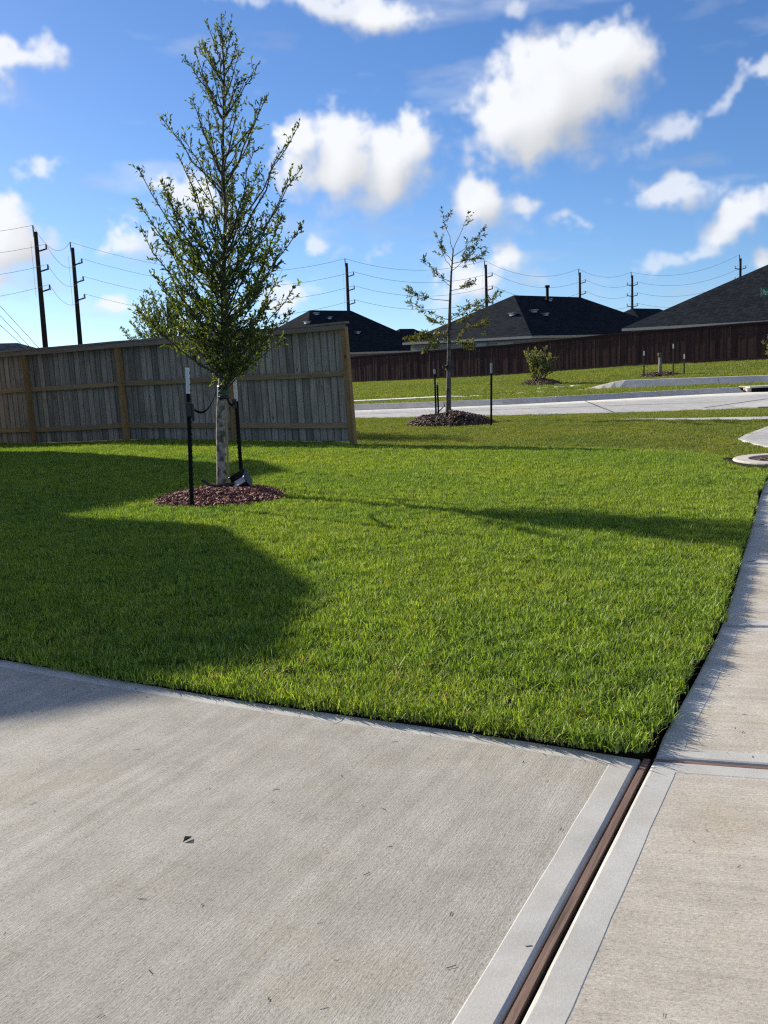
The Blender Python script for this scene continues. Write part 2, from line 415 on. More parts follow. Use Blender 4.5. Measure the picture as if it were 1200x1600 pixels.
def bark(name, a, b, sc=1.0):
    g = G(name); v = g.coord('World', (1, 1, .25)); f = g.noise(v, 55 * sc, 6, .7); p = g.noise(g.coord('World'), 14 * sc, 5, .65)
    k = g.mix(g.mrange(p, .45, .6), a, b); k = g.mix(1.0, k, g.ramp(f, [(.3, (.6, .6, .6)), (.65, (1.15, 1.15, 1.15))]), 'MULTIPLY')
    g.base(k); g.rough(.9, .2); g.bump(f, .7, .006); return g.m


M_bark = bark('pale_mottled_bark', (.34, .32, .275), (.085, .08, .06))
M_twig = bark('twig_bark', (.10, .088, .07), (.055, .048, .038), 2)
M_bark2 = bark('dark_bark', (.16, .14, .115), (.06, .05, .042))


RACK_ = .034


def wood(name, c, var, tint=.35, stainc=(.10, .055, .028), stain=.5, axis=2, sc=1.0, wrough=.85, edge=False):
    """weathered board; grain runs along the given axis of the object"""
    g = G(name); s = [26 * sc] * 3; s[axis] = 1.3 * sc
    r = g.rnd(); tco = g.n('ShaderNodeTexCoord').outputs['Object']
    off = g.n('ShaderNodeCombineXYZ'); 
    for i in range(3): g.link(g.math('MULTIPLY', r, 37.0 + 11 * i), off.inputs[i])
    add = g.n('ShaderNodeVectorMath', operation='ADD'); g.link(tco, add.inputs[0]); g.link(off.outputs[0], add.inputs[1])
    mp = g.n('ShaderNodeMapping'); mp.inputs['Scale'].default_value = s; g.link(add.outputs[0], mp.inputs['Vector'])
    gr = g.noise(mp.outputs[0], 1.0, 7, .68, .6)
    bl = g.noise(add.outputs[0], 2.6, 4, .6)
    lo = tuple(x * (1 - var) for x in c); hi = tuple(x * (1 + var) for x in c)
    k = g.ramp(gr, [(.25, lo), (.5, c), (.75, hi)])
    k = g.mix(1.0, k, g.ramp(r, [(0, (1 - tint, 1 - tint * .95, 1 - tint * .9)), (.45, (1, 1, 1)), (.75, (1.08, 1.08, 1.1)), (1, (1 + tint * .6, 1 + tint * .55, 1 + tint * .5))]), 'MULTIPLY')
    k = g.mix(g.mrange(bl, .52, .78, 0, stain), k, stainc)
    # knots
    vo = g.n('ShaderNodeTexVoronoi'); sk = [4.2 * sc] * 3; sk[axis] = 2.6 * sc
    mp2 = g.n('ShaderNodeMapping'); mp2.inputs['Scale'].default_value = sk; g.link(add.outputs[0], mp2.inputs['Vector']); g.link(mp2.outputs[0], vo.inputs['Vector']); vo.inputs['Scale'].default_value = 1.0
    k = g.mix(g.mrange(vo.outputs['Distance'], .07, .13, .75, 0), k, tuple(x * .25 for x in c))
    if edge:                                                         # shade of the gaps between boards, painted along their long edges
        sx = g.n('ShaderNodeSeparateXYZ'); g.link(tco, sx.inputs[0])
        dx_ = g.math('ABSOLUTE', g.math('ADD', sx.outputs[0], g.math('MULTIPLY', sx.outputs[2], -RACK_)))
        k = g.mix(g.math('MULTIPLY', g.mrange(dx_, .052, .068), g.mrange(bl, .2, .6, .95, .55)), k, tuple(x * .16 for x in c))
    g.base(k); g.rough(wrough, .2); g.bump(gr, .35, .004); return g.m


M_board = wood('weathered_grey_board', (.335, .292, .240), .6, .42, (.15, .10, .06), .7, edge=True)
M_rail = wood('weathered_brown_rail', (.32, .222, .125), .35, .15, (.20, .13, .07), .5, 0)
M_cap = wood('weathered_grey_cap', (.25, .20, .15), .3, .12, (.18, .13, .085), .4, 0)
M_post = wood('treated_brown_post', (.30, .180, .080), .3, .2, (.16, .11, .06), .5)
M_stain = wood('dark_stained_picket', (.062, .029, .025), .40, .30, (.030, .016, .015), .5, 2, .8)
M_joint = wood('redwood_joint_strip', (.185, .122, .094), .55, .1, (.12, .085, .065), .7, 1, 2.5)
M_stakew = wood('pale_wooden_stake', (.33, .26, .19), .25, .1)
M_black = plain('black_painted_steel', (.010, .010, .010), .75, .15, .3, 40, .2)
M_strap = plain('black_webbing', (.008, .008, .008), .95, .03, .2, 40)
M_white = plain('white_paint', (.70, .70, .68), .5, .4, .12, 30)
M_plastic = plain('black_plastic', (.010, .010, .011), .42, .5, .3, 20)
M_lens = plain('frosted_lens', (.60, .60, .58), .25, .5, .08, 20)
M_green = plain('green_ribbon', (.02, .10, .035), .6, .3, .2, 40)
M_iron = plain('rusty_iron', (.085, .040, .026), .8, .4, .5, 30, .6)
M_pole = plain('dark_weathered_pole', (.030, .021, .016), .85, .2, .35, 2)
M_wire = plain('aluminium_wire', (.20, .20, .21), .5, .5, .1, 1)
M_insul = plain('grey_insulator', (.10, .10, .11), .4, .5, .1, 3)
M_dark = plain('dark_opening', (.012, .012, .012), .9, .1, .2, 3)
M_signg = plain('sign_green', (.008, .125, .055), .45, .5, .06, 4)
M_signw = plain('sign_white', (.80, .80, .80), .45, .5, .03, 4)
M_galv = plain('galvanised_steel', (.36, .37, .38), .45, .5, .15, 20, 0, .8)
M_fascia = plain('painted_fascia', (.36, .345, .30), .6, .4, .06, 2)
M_glass = plain('window_glass', (.09, .11, .13), .08, .8, .1, 1)
M_lid = plain('weathered_box_lid', (.40, .42, .40), .7, .3, .15, 5)


def brick(name, c):
    g = G(name); v = g.coord('World', (1, 1, 1)); b = g.n('ShaderNodeTexBrick'); b.inputs['Scale'].default_value = 1
    sp = g.n('ShaderNodeSeparateXYZ'); g.link(v, sp.inputs[0]); cb = g.n('ShaderNodeCombineXYZ')
    g.link(g.math('ADD', sp.outputs[0], sp.outputs[1]), cb.inputs[0]); g.link(sp.outputs[2], cb.inputs[1]); g.link(cb.outputs[0], b.inputs['Vector'])
    b.inputs['Brick Width'].default_value = .28; b.inputs['Row Height'].default_value = .08; b.inputs['Mortar Size'].default_value = .008
    b.inputs['Color1'].default_value = (*c, 1); b.inputs['Color2'].default_value = (*[x * .75 for x in c], 1); b.inputs['Mortar'].default_value = (.4, .38, .34, 1)
    g.base(b.outputs['Color']); g.rough(.9, .2); g.bump(b.outputs['Fac'], -.4, .01); return g.m


M_brick = brick('house_brick', (.33, .27, .21))


def shingle(name, c):
    g = G(name); tco = g.coord('Object')
    sp = g.n('ShaderNodeSeparateXYZ'); g.link(tco, sp.inputs[0]); cb = g.n('ShaderNodeCombineXYZ')
    g.link(g.math('ADD', g.math('MULTIPLY', sp.outputs[0], 1.0), sp.outputs[1]), cb.inputs[0]); g.link(g.math('MULTIPLY', sp.outputs[2], 2.0), cb.inputs[1])
    b = g.n('ShaderNodeTexBrick'); g.link(cb.outputs[0], b.inputs['Vector']); b.inputs['Scale'].default_value = 1
    b.inputs['Brick Width'].default_value = .30; b.inputs['Row Height'].default_value = .14; b.inputs['Mortar Size'].default_value = .018; b.inputs['Mortar Smooth'].default_value = .4
    b.inputs['Color1'].default_value = (*[x * 1.6 for x in c], 1); b.inputs['Color2'].default_value = (*[x * .6 for x in c], 1); b.inputs['Mortar'].default_value = (*[x * .35 for x in c], 1)
    f = g.noise(g.coord('Object'), 5.5, 5, .8)
    g.base(g.mix(1.0, b.outputs['Color'], g.ramp(f, [(.3, (.7, .7, .7)), (.7, (1.35, 1.35, 1.35))]), 'MULTIPLY')); g.rough(1.0, .03); g.bump(b.outputs['Fac'], -.6, .03); return g.m


M_roof = shingle('charcoal_shingle', (.0150, .0190, .0250))
M_roof2 = shingle('grey_shingle', (.10, .11, .12))


def mulchm(name, a, b, c):
    g = G(name); r = g.attr('rnd'); g.base(g.ramp(r, [(0, a), (.7, b), (1, c)])); g.rough(.75, .35); return g.m


M_mulch = mulchm('red_brown_bark_chip', (.070, .022, .015), (.23, .075, .05), (.42, .20, .15))
M_mulch2 = mulchm('dark_brown_bark_chip', (.045, .024, .014), (.115, .064, .038), (.21, .13, .085))
M_mbase = plain('mulch_bed', (.035, .014, .011), .95, .1, .5, 40, .8)
M_mbase2 = plain('dark_mulch_bed', (.028, .018, .013), .95, .1, .5, 30, .8)

# ---------------------------------------------------------------- the setting
VF = Vector((-.871, .490, 0)); UF = Vector((.490, .871, 0))      # lot axes: away from the street / along it
FE = Vector((-.46, 16.46, 0))                                      # street end of the grey fence


def z_lawn(x, y):
    k = (Vector((x, y, 0)) - FE).dot(VF)
    dip = -.10 * min(1, max(0, (k - 4.5) / 3.0)) * min(1, max(0, (y - 8) / 9))
    return .022 + dip + .018 * mnoise.noise(Vector((x * .35, y * .35, 3.1)))


def z_back(x, y): return -.03 + .025 * mnoise.noise(Vector((x * .3, y * .3, 8.2))) - .05 * min(1, max(0, (y - 19) / 4))


FF = [(-2.0, 74.0), (8.4, 63.5), (14.6, 57.7), (20.1, 52.0)]      # dark fence line
FFD = Vector((20.1 + 2.0, 52.0 - 74.0)).normalized()


def z_fence(s):                                                    # ground along the dark fence (s = metres from its left end in view)
    return interp([(-30, -.9), (0, -.29), (14.8, .05), (23.2, .42), (31.2, .60), (60, .9)], s)


def z_verge(x, y):
    q = Vector((x, y)) - Vector((-2.0, 74.0)); s = q.dot(FFD); n = q.dot(Vector((FFD.y, -FFD.x)))   # n: metres in front of the fence
    zf = z_fence(s); far = max(0.0, min(1.0, 1 - n / max(6.0, 20 - .2 * s)))
    return zf * (far ** .8 if far > 0 else 0) + .02 * mnoise.noise(Vector((x * .2, y * .2, 5))) - .02


g = MB(); n = 40
xs = [-900, -300, -120, -60, -30, -10, 0, 10, 30, 60, 120, 300, 900]; ys = [-300, -60, -10, 10, 40, 80, 130, 300, 900, 2000]
for j in range(len(ys)):
    for x in xs: g.v.append((x, ys[j], -.75))
W_ = len(xs)
for j in range(len(ys) - 1):
    for i in range(W_ - 1): g.f.append((j * W_ + i, j * W_ + i + 1, (j + 1) * W_ + i + 1, (j + 1) * W_ + i)); g.mi.append(0)
g.build('ground', M_ground, None, kind='structure')

# lawn edges
drive_edge = [(-12.5, 10.7), (-9.0, 8.75), (-6.0, 7.03), (-4.0, 5.88), (-2.9, 5.24), (-1.88, 4.65), (-1.15, 4.22), (-.55, 3.87), (.2, 3.51), (.80, 3.185)]
walk_edge = [(.875, 3.20), (.98, 3.41), (1.26, 3.96), (1.63, 4.73), (2.02, 5.63), (2.23, 6.14), (2.78, 7.43), (3.46, 9.05), (3.99, 10.24), (4.45, 10.95)]
DE = smoothline(drive_edge, 60); WE = smoothline(walk_edge, 50)
brk = [(-.44, 16.35), (-.41, 15.6), (.6, 15.1), (1.88, 14.37), (2.8, 13.85), (3.46, 13.3), (3.9, 12.75), (4.2, 12.2), (4.45, 10.97)]
fl = FE + VF * 14
top_line = [(fl.x, fl.y)] + [tuple((FE + VF * k)[:2]) for k in (10, 6, 3, .3)] + brk[1:5]
right_line = [tuple(p) for p in WE] + [(4.33, 11.4), (4.2, 12.2), (3.9, 12.75), (3.46, 13.3), (2.8, 13.85)]
lawn_edge_gap = .004
bot = [(p[0] - .0, p[1] + .012) for p in DE] 
rgt = [(p[0] - .035, p[1] + .012) for p in right_line]
bot = bot[:-1] + [rgt[0]]
coons('lawn', bot, rgt, top_line[:-1] + [rgt[-1]], [bot[0], top_line[0]], 110, 110, z_lawn, [M_turf, M_soil], .12)
near_edge = [(-14, 27.2), (-8, 26.2), (-3, 25.4), (-.63, 24.91), (1.62, 23.98), (3.1, 23.55), (4.57, 23.33), (5.95, 22.9), (7.12, 22.8), (9.5, 22.2), (14, 20.5)]
back_bot = [(fl.x, fl.y + .15), tuple((FE + VF * 5 + UF * .1)[:2]), (-.40, 16.5), (-.36, 15.58), (.62, 15.08), (1.9, 14.35), (2.82, 13.83), (3.48, 13.28), (3.92, 12.73), (4.22, 12.18), (4.36, 11.4), (4.5, 10.98), (5.2, 10.6), (8, 9.5)]
coons('back_lawn', back_bot, [(8, 9.5), (14, 20.5)], near_edge, [back_bot[0], near_edge[0]], 90, 40, z_back, [M_turf2, M_soil], .3)
ZR = -.14
far_edge = [(-40, 36), (-16, 31.6), (-8, 30.9), (-.76, 30.45), (2.06, 30.28), (4.0, 30.36), (6.04, 30.8), (8.25, 31.6), (10.0, 32.1), (13, 32.6), (20, 33.0), (34, 32.0)]
ne = [(-40, 33)] + near_edge + [(34, 12)]
coons('road', [(p[0], p[1] - .12) for p in ne], [(34, 11.9), (34, 32.1)], [(p[0], p[1] + .1) for p in far_edge], [(-40, 32.9), (-40, 36.1)], 80, 6, lambda x, y: ZR, M_road, .2)
road = bpy.data.objects['road']
for (a, b) in (((8.08, 24.92), (11.2, 28.4)), ((1.2, 24.3), (1.9, 30.2)), ((5.6, 23.2), (6.3, 30.7)), ((-3.4, 25.6), (-3.2, 30.5)), ((-10, 28.9), (9.5, 27.3))):
    q = resample([a, b], 9); m = MB(); dv = np.array(b) - np.array(a); nv_ = np.array([-dv[1], dv[0]]) / np.hypot(*dv) * .022
    for i in range(8):
        w0, w1_ = nv_ * rng.uniform(.7, 1.2), nv_ * rng.uniform(.7, 1.2); m.quad([(*(q[i] - w0), ZR + .004), (*(q[i + 1] - w1_), ZR + .004), (*(q[i + 1] + w1_), ZR + .004), (*(q[i] + w0), ZR + .004)])
    m.build('sealed_joint', M_dark, road)
verge_top = [(-34, 106), (-2.0, 74), (8.4, 63.5), (14.6, 57.7), (20.1, 52), (42, 30)]
verge_top = [(p[0] + .7 * FFD.y * -1 * -1, p[1] + .7) for p in verge_top]
coons('verge', [(p[0], p[1] + .40) for p in far_edge], [(34, 32.4), (42, 30.7)], verge_top, [(-40, 36.4), (-34, 106)], 120, 80, z_verge, [M_turf3, M_soil], .4)


def kerb(name, line, w, z0, z1, seglen, side):
    """kerb as separate cast lengths on one structure object"""
    o = bpy.data.objects.new(name, None); link(o, None, kind='structure')
    p = resample(line, 200); d = np.r_[0, np.cumsum(np.hypot(*np.diff(p, axis=0).T))]; total = d[-1]; s = 0
    at = lambda t: np.array([np.interp(t, d, p[:, 0]), np.interp(t, d, p[:, 1])])
    while s < total:
        e = min(total, s + seglen); m = MB(); k = 5; n0 = 0
        for i in range(k):
            t = s + .012 + (e - s - .024) * i / (k - 1); q = at(t); tg = at(min(total, t + .2)) - at(max(0, t - .2)); tg /= np.hypot(*tg); nn = np.array([-tg[1], tg[0]]) * side
            prof = [(0, z0), (.0, z0 + .115), (.34, z1), (w, z1), (w, z0)] if w > .2 else [(0, z0), (.0, z0 + .13), (.10, z1), (w, z1), (w, z0)]
            for a, z in prof: m.v.append((q[0] + nn[0] * a, q[1] + nn[1] * a, z))
        for i in range(k - 1):
            for j in range(4):
                f = (i * 5 + j, i * 5 + j + 1, i * 5 + 5 + j + 1, i * 5 + 5 + j); m.f.append(f if side < 0 else f[::-1]); m.mi.append(0)
        m.f += [(0, 1, 2, 3, 4), tuple((k - 1) * 5 + j for j in reversed(range(5)))]; m.mi += [0, 0]
        m.build('kerb_length', M_kerb, o); s = e
    return o


kerb('far_kerb', [p for p in far_edge if -17 < p[0] < 10.5] + [(11.8, 32.42)], .46, ZR - .1, .02, 3.6, 1)
kerb('near_kerb', [(p[0], p[1]) for p in near_edge if p[0] < 8], .16, ZR - .1, -.05, 3.6, -1)


def slab(name, poly, parent, inner, band=.085, depth=.11, z=0.0, **props):
    """cast slab: rounded arris, trowelled border, broomed field a hair lower"""
    dn = []
    for a_, b_ in zip(poly, poly[1:] + poly[:1]):
        q = max(1, int(math.hypot(b_[0] - a_[0], b_[1] - a_[1]) / .12)); q = min(q, 60)
        dn += [(a_[0] + (b_[0] - a_[0]) * i / q, a_[1] + (b_[1] - a_[1]) * i / q) for i in range(q)]
    poly = dn; m = MB(); k = len(poly)
    jit = lambda pl, am: [(p[0] + am * mnoise.noise(Vector((p[0] * 6, p[1] * 6, 1))), p[1] + am * mnoise.noise(Vector((p[0] * 6, p[1] * 6, 7)))) for p in pl]
    rings = [(poly, z - depth), (poly, z - .010), (jit(inset(poly, .004), .002), z - .003), (jit(inset(poly, .012), .004), z), (jit(inset(poly, band), .003), z), (jit(inset(poly, band + .003), .003), z - .0011)]
    for pl, zz in rings: m.v += [(p[0], p[1], zz) for p in pl]
    for r in range(5):
        for i in range(k):
            j = (i + 1) % k; m.f.append((r * k + i, r * k + j, r * k + k + j, r * k + k + i)); m.mi.append(0)
    m.f.append(tuple(5 * k + i for i in range(k))); m.mi.append(1)
    return m.build(name, [M_trowel, inner], parent, False, **props)


def off(p, d, k): return (p[0] + d[0] * k, p[1] + d[1] * k)


JC = Vector((.830, 3.165)); jd = Vector((JD.x, JD.y)); jn = Vector((JD.y, -JD.x))    # jn points to the street side
SLOT = .037
# driveway (one pour)
dpoly = [tuple(p) for p in DE[8:-1]] + [(JC.x - .004, JC.y)] + [tuple(JC - jd * t) for t in (2, 4, 7, 10)]
dpoly = dpoly[::-1] + []
dpoly = [tuple(JC - jd * 10 - jn * 7)] + [tuple(p) for p in dpoly]
area = sum(a[0] * b[1] - b[0] * a[1] for a, b in zip(dpoly, dpoly[1:] + dpoly[:1]))
if area < 0: dpoly = dpoly[::-1]
dw = slab('driveway', dpoly, None, M_drive, .085); dw['kind'] = 'structure'
# walk: apron slab across the drive, then a run of slabs along the lawn
walk = bpy.data.objects.new('sidewalk', None); link(walk, None, kind='structure')
AC = JC + jn * SLOT                                                # apron corner
tdir = Vector((.960, -.280)).normalized()
apoly = [tuple(AC + tdir * 1.6), tuple(AC), tuple(AC - jd * 3.2), tuple(AC - jd * 6.5), tuple(AC - jd * 6.5 + jn * 1.6)]
slab('slab', apoly, walk, M_walk, .085)
cuts = [0, .0, 1.63, 2.23, 2.78, 3.46, 3.99, 4.45]
joint_x = [.875, 1.63, 2.23, 2.78, 3.46, 3.99, 4.45]
Wx = [tuple(p) for p in WE]
cross = [tdir, Vector((.975, -.22)).normalized(), Vector((.96, -.27)).normalized(), Vector((.95, -.31)).normalized(), Vector((.93, -.36)).normalized(), Vector((.88, -.47)).normalized(), Vector((.8, -.6)).normalized()]
gapv = [.036, .010, .010, .010, .010, .010, .01]


def onwalk(x): return Vector((x, float(np.interp(x, [p[0] for p in Wx], [p[1] for p in Wx]))))


for i in range(len(joint_x) - 1):
    a, b = onwalk(joint_x[i]), onwalk(joint_x[i + 1]); mid_ = [Vector(p) for p in Wx if joint_x[i] + .02 < p[0] < joint_x[i + 1] - .02]
    t0 = (onwalk(joint_x[i] + .05) - a).normalized()
    a0 = a + t0 * (gapv[i] if i == 0 else .015); b0 = b - t0 * .015
    left = [a0] + [p for p in mid_ if (p - a0).length > .04 and (p - b0).length > .04] + [b0]
    if i == 0: left = [AC + t0 * .034] + left[1:]
    pts = [tuple(p) for p in reversed(left)] + [tuple(left[0] + cross[i] * 1.5), tuple(b0 + cross[i + 1] * 1.5)]
    slab('slab', pts, walk, M_walk, .085)
last = onwalk(4.45)
slab('slab', [tuple(last + Vector((.01, .012))), tuple(last + cross[-1] * 1.5 + Vector((.02, .01))), (7.4, 11.0), (7.6, 12.3), (6.3, 12.3), (5.2, 11.35)][::1], walk, M_walk)

# wooden expansion strips
def strip(name, a, b, w, z, h, label):
    d = (b - a); L = d.length; o = bpy.data.objects.new(name, None)
    m = MB(); k = 24; rr = random.Random(3)
    for i in range(k + 1):
        y = -L / 2 + L * i / k; e0 = rr.uniform(-.0012, .0012); e1 = rr.uniform(-.0012, .0012)
        m.v += [(-w / 2 + e0, y, -h), (-w / 2 + e0, y, 0), (w / 2 + e1, y, rr.uniform(-.001, .001)), (w / 2 + e1, y, -h)]
    for i in range(k):
        for j in range(3): m.f.append((i * 4 + j, i * 4 + 4 + j, i * 4 + 5 + j, i * 4 + j + 1)); m.mi.append(0)
    m.f += [(0, 1, 2, 3), (k * 4 + 3, k * 4 + 2, k * 4 + 1, k * 4)]; m.mi += [0, 0]
    ob = m.build(name, M_joint, None, label=label, category='joint strip')
    ob.location = ((a.x + b.x) / 2, (a.y + b.y) / 2, z); ob.rotation_euler.z = math.atan2(d.y, d.x) - math.pi / 2
    return ob


strip('expansion_strip', JC + jn * .0155 - jd * 7, JC + jn * .0155 + jd * .01, .020, -.0035, .07, 'long reddish wooden strip in the joint between driveway and walk')
strip('expansion_strip', AC + jd * .016, AC + jd * .016 + tdir * 1.55, .018, -.006, .07, 'short reddish wooden strip crossing the walk at the lawn corner')

# small paved bits on the right
m = MB(); ramp_poly = [(5.20, 13.95), (5.22, 13.41), (5.9, 12.75), (7.5, 12.5), (11, 15.5), (9, 18.6), (7.1, 17.45), (6.56, 16.87), (5.65, 15.43), (5.28, 14.72)]
slab('street_crossing_pad', ramp_poly, None, M_road, .10, .15, -.002)['kind'] = 'structure'
cp = [(4.6, 20.25), (5.59, 19.3), (6.9, 18.55), (9.5, 18.2), (9.8, 19.3), (7.3, 19.3), (5.9, 19.75)]
slab('corner_walk', cp, None, M_trowel, .06, .15, -.012)['kind'] = 'structure'
slab('corner_apron', [(8.2, 23.35), (8.6, 22.75), (14, 21.2), (16, 27.0), (10.4, 26.1), (9.2, 24.7)], None, M_trowel, .12, .3, -.03)['kind'] = 'structure'
PAVED = [np.array(ramp_poly), np.array(cp)]

# pavement beyond the road, at the back of the grass strip
sw = [(-20, 33.8), (-8, 33.0), (-.8, 32.9), (1.0, 33.3), (2.9, 34.0), (5.5, 35.4), (8.0, 36.4), (14, 36.1), (24, 34.6)]
s2 = [(p[0] - .3, p[1] + 1.15) for p in sw]
coons('far_sidewalk', sw, [sw[-1], s2[-1]], s2, [sw[0], s2[0]], 60, 3, lambda x, y: z_verge(x, y) + (.05 if x < 2.6 else -.0), M_trowel, .15)

# ---------------------------------------------------------------- grass
def tufts(n_var, blades, radius, lmin, lmax, wid, lean, material, seg=3, seed=0):
    r = np.random.default_rng(seed); out_ = []
    for q in range(n_var):
        V, F, rn, hg = [], [], [], []
        for b in range(blades):
            a = r.uniform(0, 6.283); rad = radius * math.sqrt(r.random()); bx, by = rad * math.cos(a), rad * math.sin(a)
            L = r.uniform(lmin, lmax); fa = r.uniform(0, 6.283); ln = lean * r.uniform(.1, 1.0); w = wid * r.uniform(.7, 1.3)
            dx, dy = math.cos(fa), math.sin(fa); tw = r.uniform(-.9, .9); px, py = -math.sin(fa + tw), math.cos(fa + tw)
            rv = r.random(); n0 = len(V); bend = r.uniform(.3, 1.1) * ln
            for i in range(seg):
                t = i / seg; h = L * (t - .22 * bend * t * t); o_ = L * (ln * .45 * t + bend * .75 * t * t); ww = w * (1 - .45 * t) * .5
                V += [(bx + dx * o_ - px * ww, by + dy * o_ - py * ww, h), (bx + dx * o_ + px * ww, by + dy * o_ + py * ww, h)]; rn += [rv, rv]; hg += [t, t]
            h = L * (1 - .32 * bend); o_ = L * (ln * .45 + bend * .75); V.append((bx + dx * o_, by + dy * o_, h)); rn.append(rv); hg.append(1.0)
            for i in range(seg - 1): F.append((n0 + 2 * i, n0 + 2 * i + 1, n0 + 2 * i + 3, n0 + 2 * i + 2))
            F.append((n0 + 2 * seg - 2, n0 + 2 * seg - 1, n0 + 2 * seg))
        me = bpy.data.meshes.new('grass_tuft'); me.from_pydata(V, [], F); me.materials.append(material)
        for nm, d in (('rnd', rn), ('hgt', hg)):
            at = me.attributes.new(nm, 'FLOAT', 'POINT'); at.data.foreach_set('value', d)
        me.update(); out_.append(bpy.data.objects.new('grass_tuft', me))
    return out_


def scatter(name, P, scl, rot, pick, sources, label, cat):
    me = bpy.data.meshes.new(name); me.from_pydata([tuple(p) for p in P], [], [])
    me.attributes.new('scl', 'FLOAT', 'POINT').data.foreach_set('value', scl.astype(np.float32))
    me.attributes.new('rot', 'FLOAT_VECTOR', 'POINT').data.foreach_set('vector', rot.astype(np.float32).ravel())
    me.attributes.new('pick', 'INT', 'POINT').data.foreach_set('value', pick.astype(np.int32))
    for m_ in sources[0].data.materials: me.materials.append(m_)
    o = bpy.data.objects.new(name, me); link(o, None, kind='stuff', label=label, category=cat)
    t = bpy.data.node_groups.new(name + '_nodes', 'GeometryNodeTree')
    t.interface.new_socket('Geometry', in_out='INPUT', socket_type='NodeSocketGeometry'); t.interface.new_socket('Geometry', in_out='OUTPUT', socket_type='NodeSocketGeometry')
    N = t.nodes.new; gi, go = N('NodeGroupInput'), N('NodeGroupOutput'); iop = N('GeometryNodeInstanceOnPoints'); g2i = N('GeometryNodeGeometryToInstance')
    for s in sources:
        oi = N('GeometryNodeObjectInfo'); oi.inputs['Object'].default_value = s; t.links.new(oi.outputs['Geometry'], g2i.inputs[0])
    def attr(nm, ty):
        a = N('GeometryNodeInputNamedAttribute'); a.data_type = ty; a.inputs['Name'].default_value = nm; return [x for x in a.outputs if x.enabled][0]
    e2r = N('FunctionNodeEulerToRotation')
    t.links.new(gi.outputs[0], iop.inputs['Points']); t.links.new(g2i.outputs[0], iop.inputs['Instance']); iop.inputs['Pick Instance'].default_value = True
    t.links.new(attr('pick', 'INT'), iop.inputs['Instance Index']); t.links.new(attr('rot', 'FLOAT_VECTOR'), e2r.inputs[0]); t.links.new(e2r.outputs[0], iop.inputs['Rotation'])
    t.links.new(attr('scl', 'FLOAT'), iop.inputs['Scale']); t.links.new(iop.outputs[0], go.inputs[0])
    md = o.modifiers.new('scatter', 'NODES'); md.node_group = t
    return o


def sample(poly, dens, excl=(), jitter_seed=0):
    poly = np.asarray(poly, float)[:, :2]; lo, hi = poly.min(0), poly.max(0); r = np.random.default_rng(jitter_seed)
    n = int(np.prod(hi - lo) * dens); P = lo + r.random((n, 2)) * (hi - lo); k = inside(poly, P)
    P = P[k]
    for e in excl: P = P[~inside(e, P)]
    return P


def in_view(P, margin=1.6):
    """keep what lies within a generous wedge round the view (a few steps to either side)"""
    return P[(P[:, 0] > -.47 * P[:, 1] - margin) & (P[:, 0] < .47 * P[:, 1] + margin) & (P[:, 1] > .5)]


def circle(c, rx, ry, n=40, rot=0.0, wob=0.0, seed=1):
    r = random.Random(seed); ph = [r.uniform(0, 6.28) for _ in range(4)]; o_ = []
    for i in range(n):
        a = 2 * math.pi * i / n; q = 1 + wob * (math.sin(2 * a + ph[0]) + .7 * math.sin(3 * a + ph[1]) + .5 * math.sin(5 * a + ph[2])) / 2
        x, y = rx * q * math.cos(a), ry * q * math.sin(a); o_.append((c[0] + x * math.cos(rot) - y * math.sin(rot), c[1] + x * math.sin(rot) + y * math.cos(rot)))
    return o_


BED1 = circle((-1.66, 10.12), .63, .80, 44, .1, .10, 3)
BED2 = circle((1.50, 21.4), .92, 1.25, 44, 0, .06, 4)
MH = (4.72, 11.55)
lawn_poly = [tuple(p) for p in bot] + [tuple(p) for p in rgt[1:]] + [tuple(p) for p in top_line[:-1]][::-1]


def place(name, P, zf, smin, smax, tilt, sources, label, seed, hfun=None, shortfun=None):
    r = np.random.default_rng(seed); n = len(P)
    z = np.array([zf(x, y) for x, y in P]); P3 = np.c_[P, z - .004]
    scl = r.uniform(smin, smax, n)
    if hfun is not None: scl *= np.array([hfun(x, y) for x, y in P])
    rot = np.c_[r.normal(0, tilt, n), r.normal(0, tilt, n), r.uniform(0, 6.283, n)]
    return scatter(name, P3, scl, rot, r.integers(0, len(sources), n), sources, label, 'grass')


def patchy(x, y): return 1 + .22 * mnoise.noise(Vector((x * 1.1, y * 1.1, 0))) + .24 * mnoise.noise(Vector((x * 5.3, y * 5.3, 2))) + .14 * mnoise.noise(Vector((x * 13, y * 13, 4)))


P = in_view(sample(lawn_poly, 720, [BED1, circle((4.66, 11.3), .74, .95)], 11))
edge = np.repeat(smoothline(drive_edge, 700), 2, 0); er = np.random.default_rng(5)
edge = edge + np.c_[er.normal(0, .02, len(edge)), er.uniform(.022, .05, len(edge))]
P = np.r_[P, in_view(edge[edge[:, 0] < .84])]
wedge = smoothline(walk_edge, 420); wedge = wedge + np.c_[er.uniform(-.085, -.05, len(wedge)), er.normal(0, .015, len(wedge))]
P = np.r_[P, wedge]
keep = np.where(P[:, 1] < 8.5, 1.0, np.where(P[:, 1] < 12, .72, .5)) > np.random.default_rng(2).random(len(P))
P = P[keep]
TA = tufts(14, 40, .052, .016, .050, .0044, 1.1, M_blade, 3, 21)
place('lawn_grass', P, z_lawn, .80, 1.15, .14, TA, 'thick bright green lawn between the driveway, the walk and the grey fence', 31, patchy)
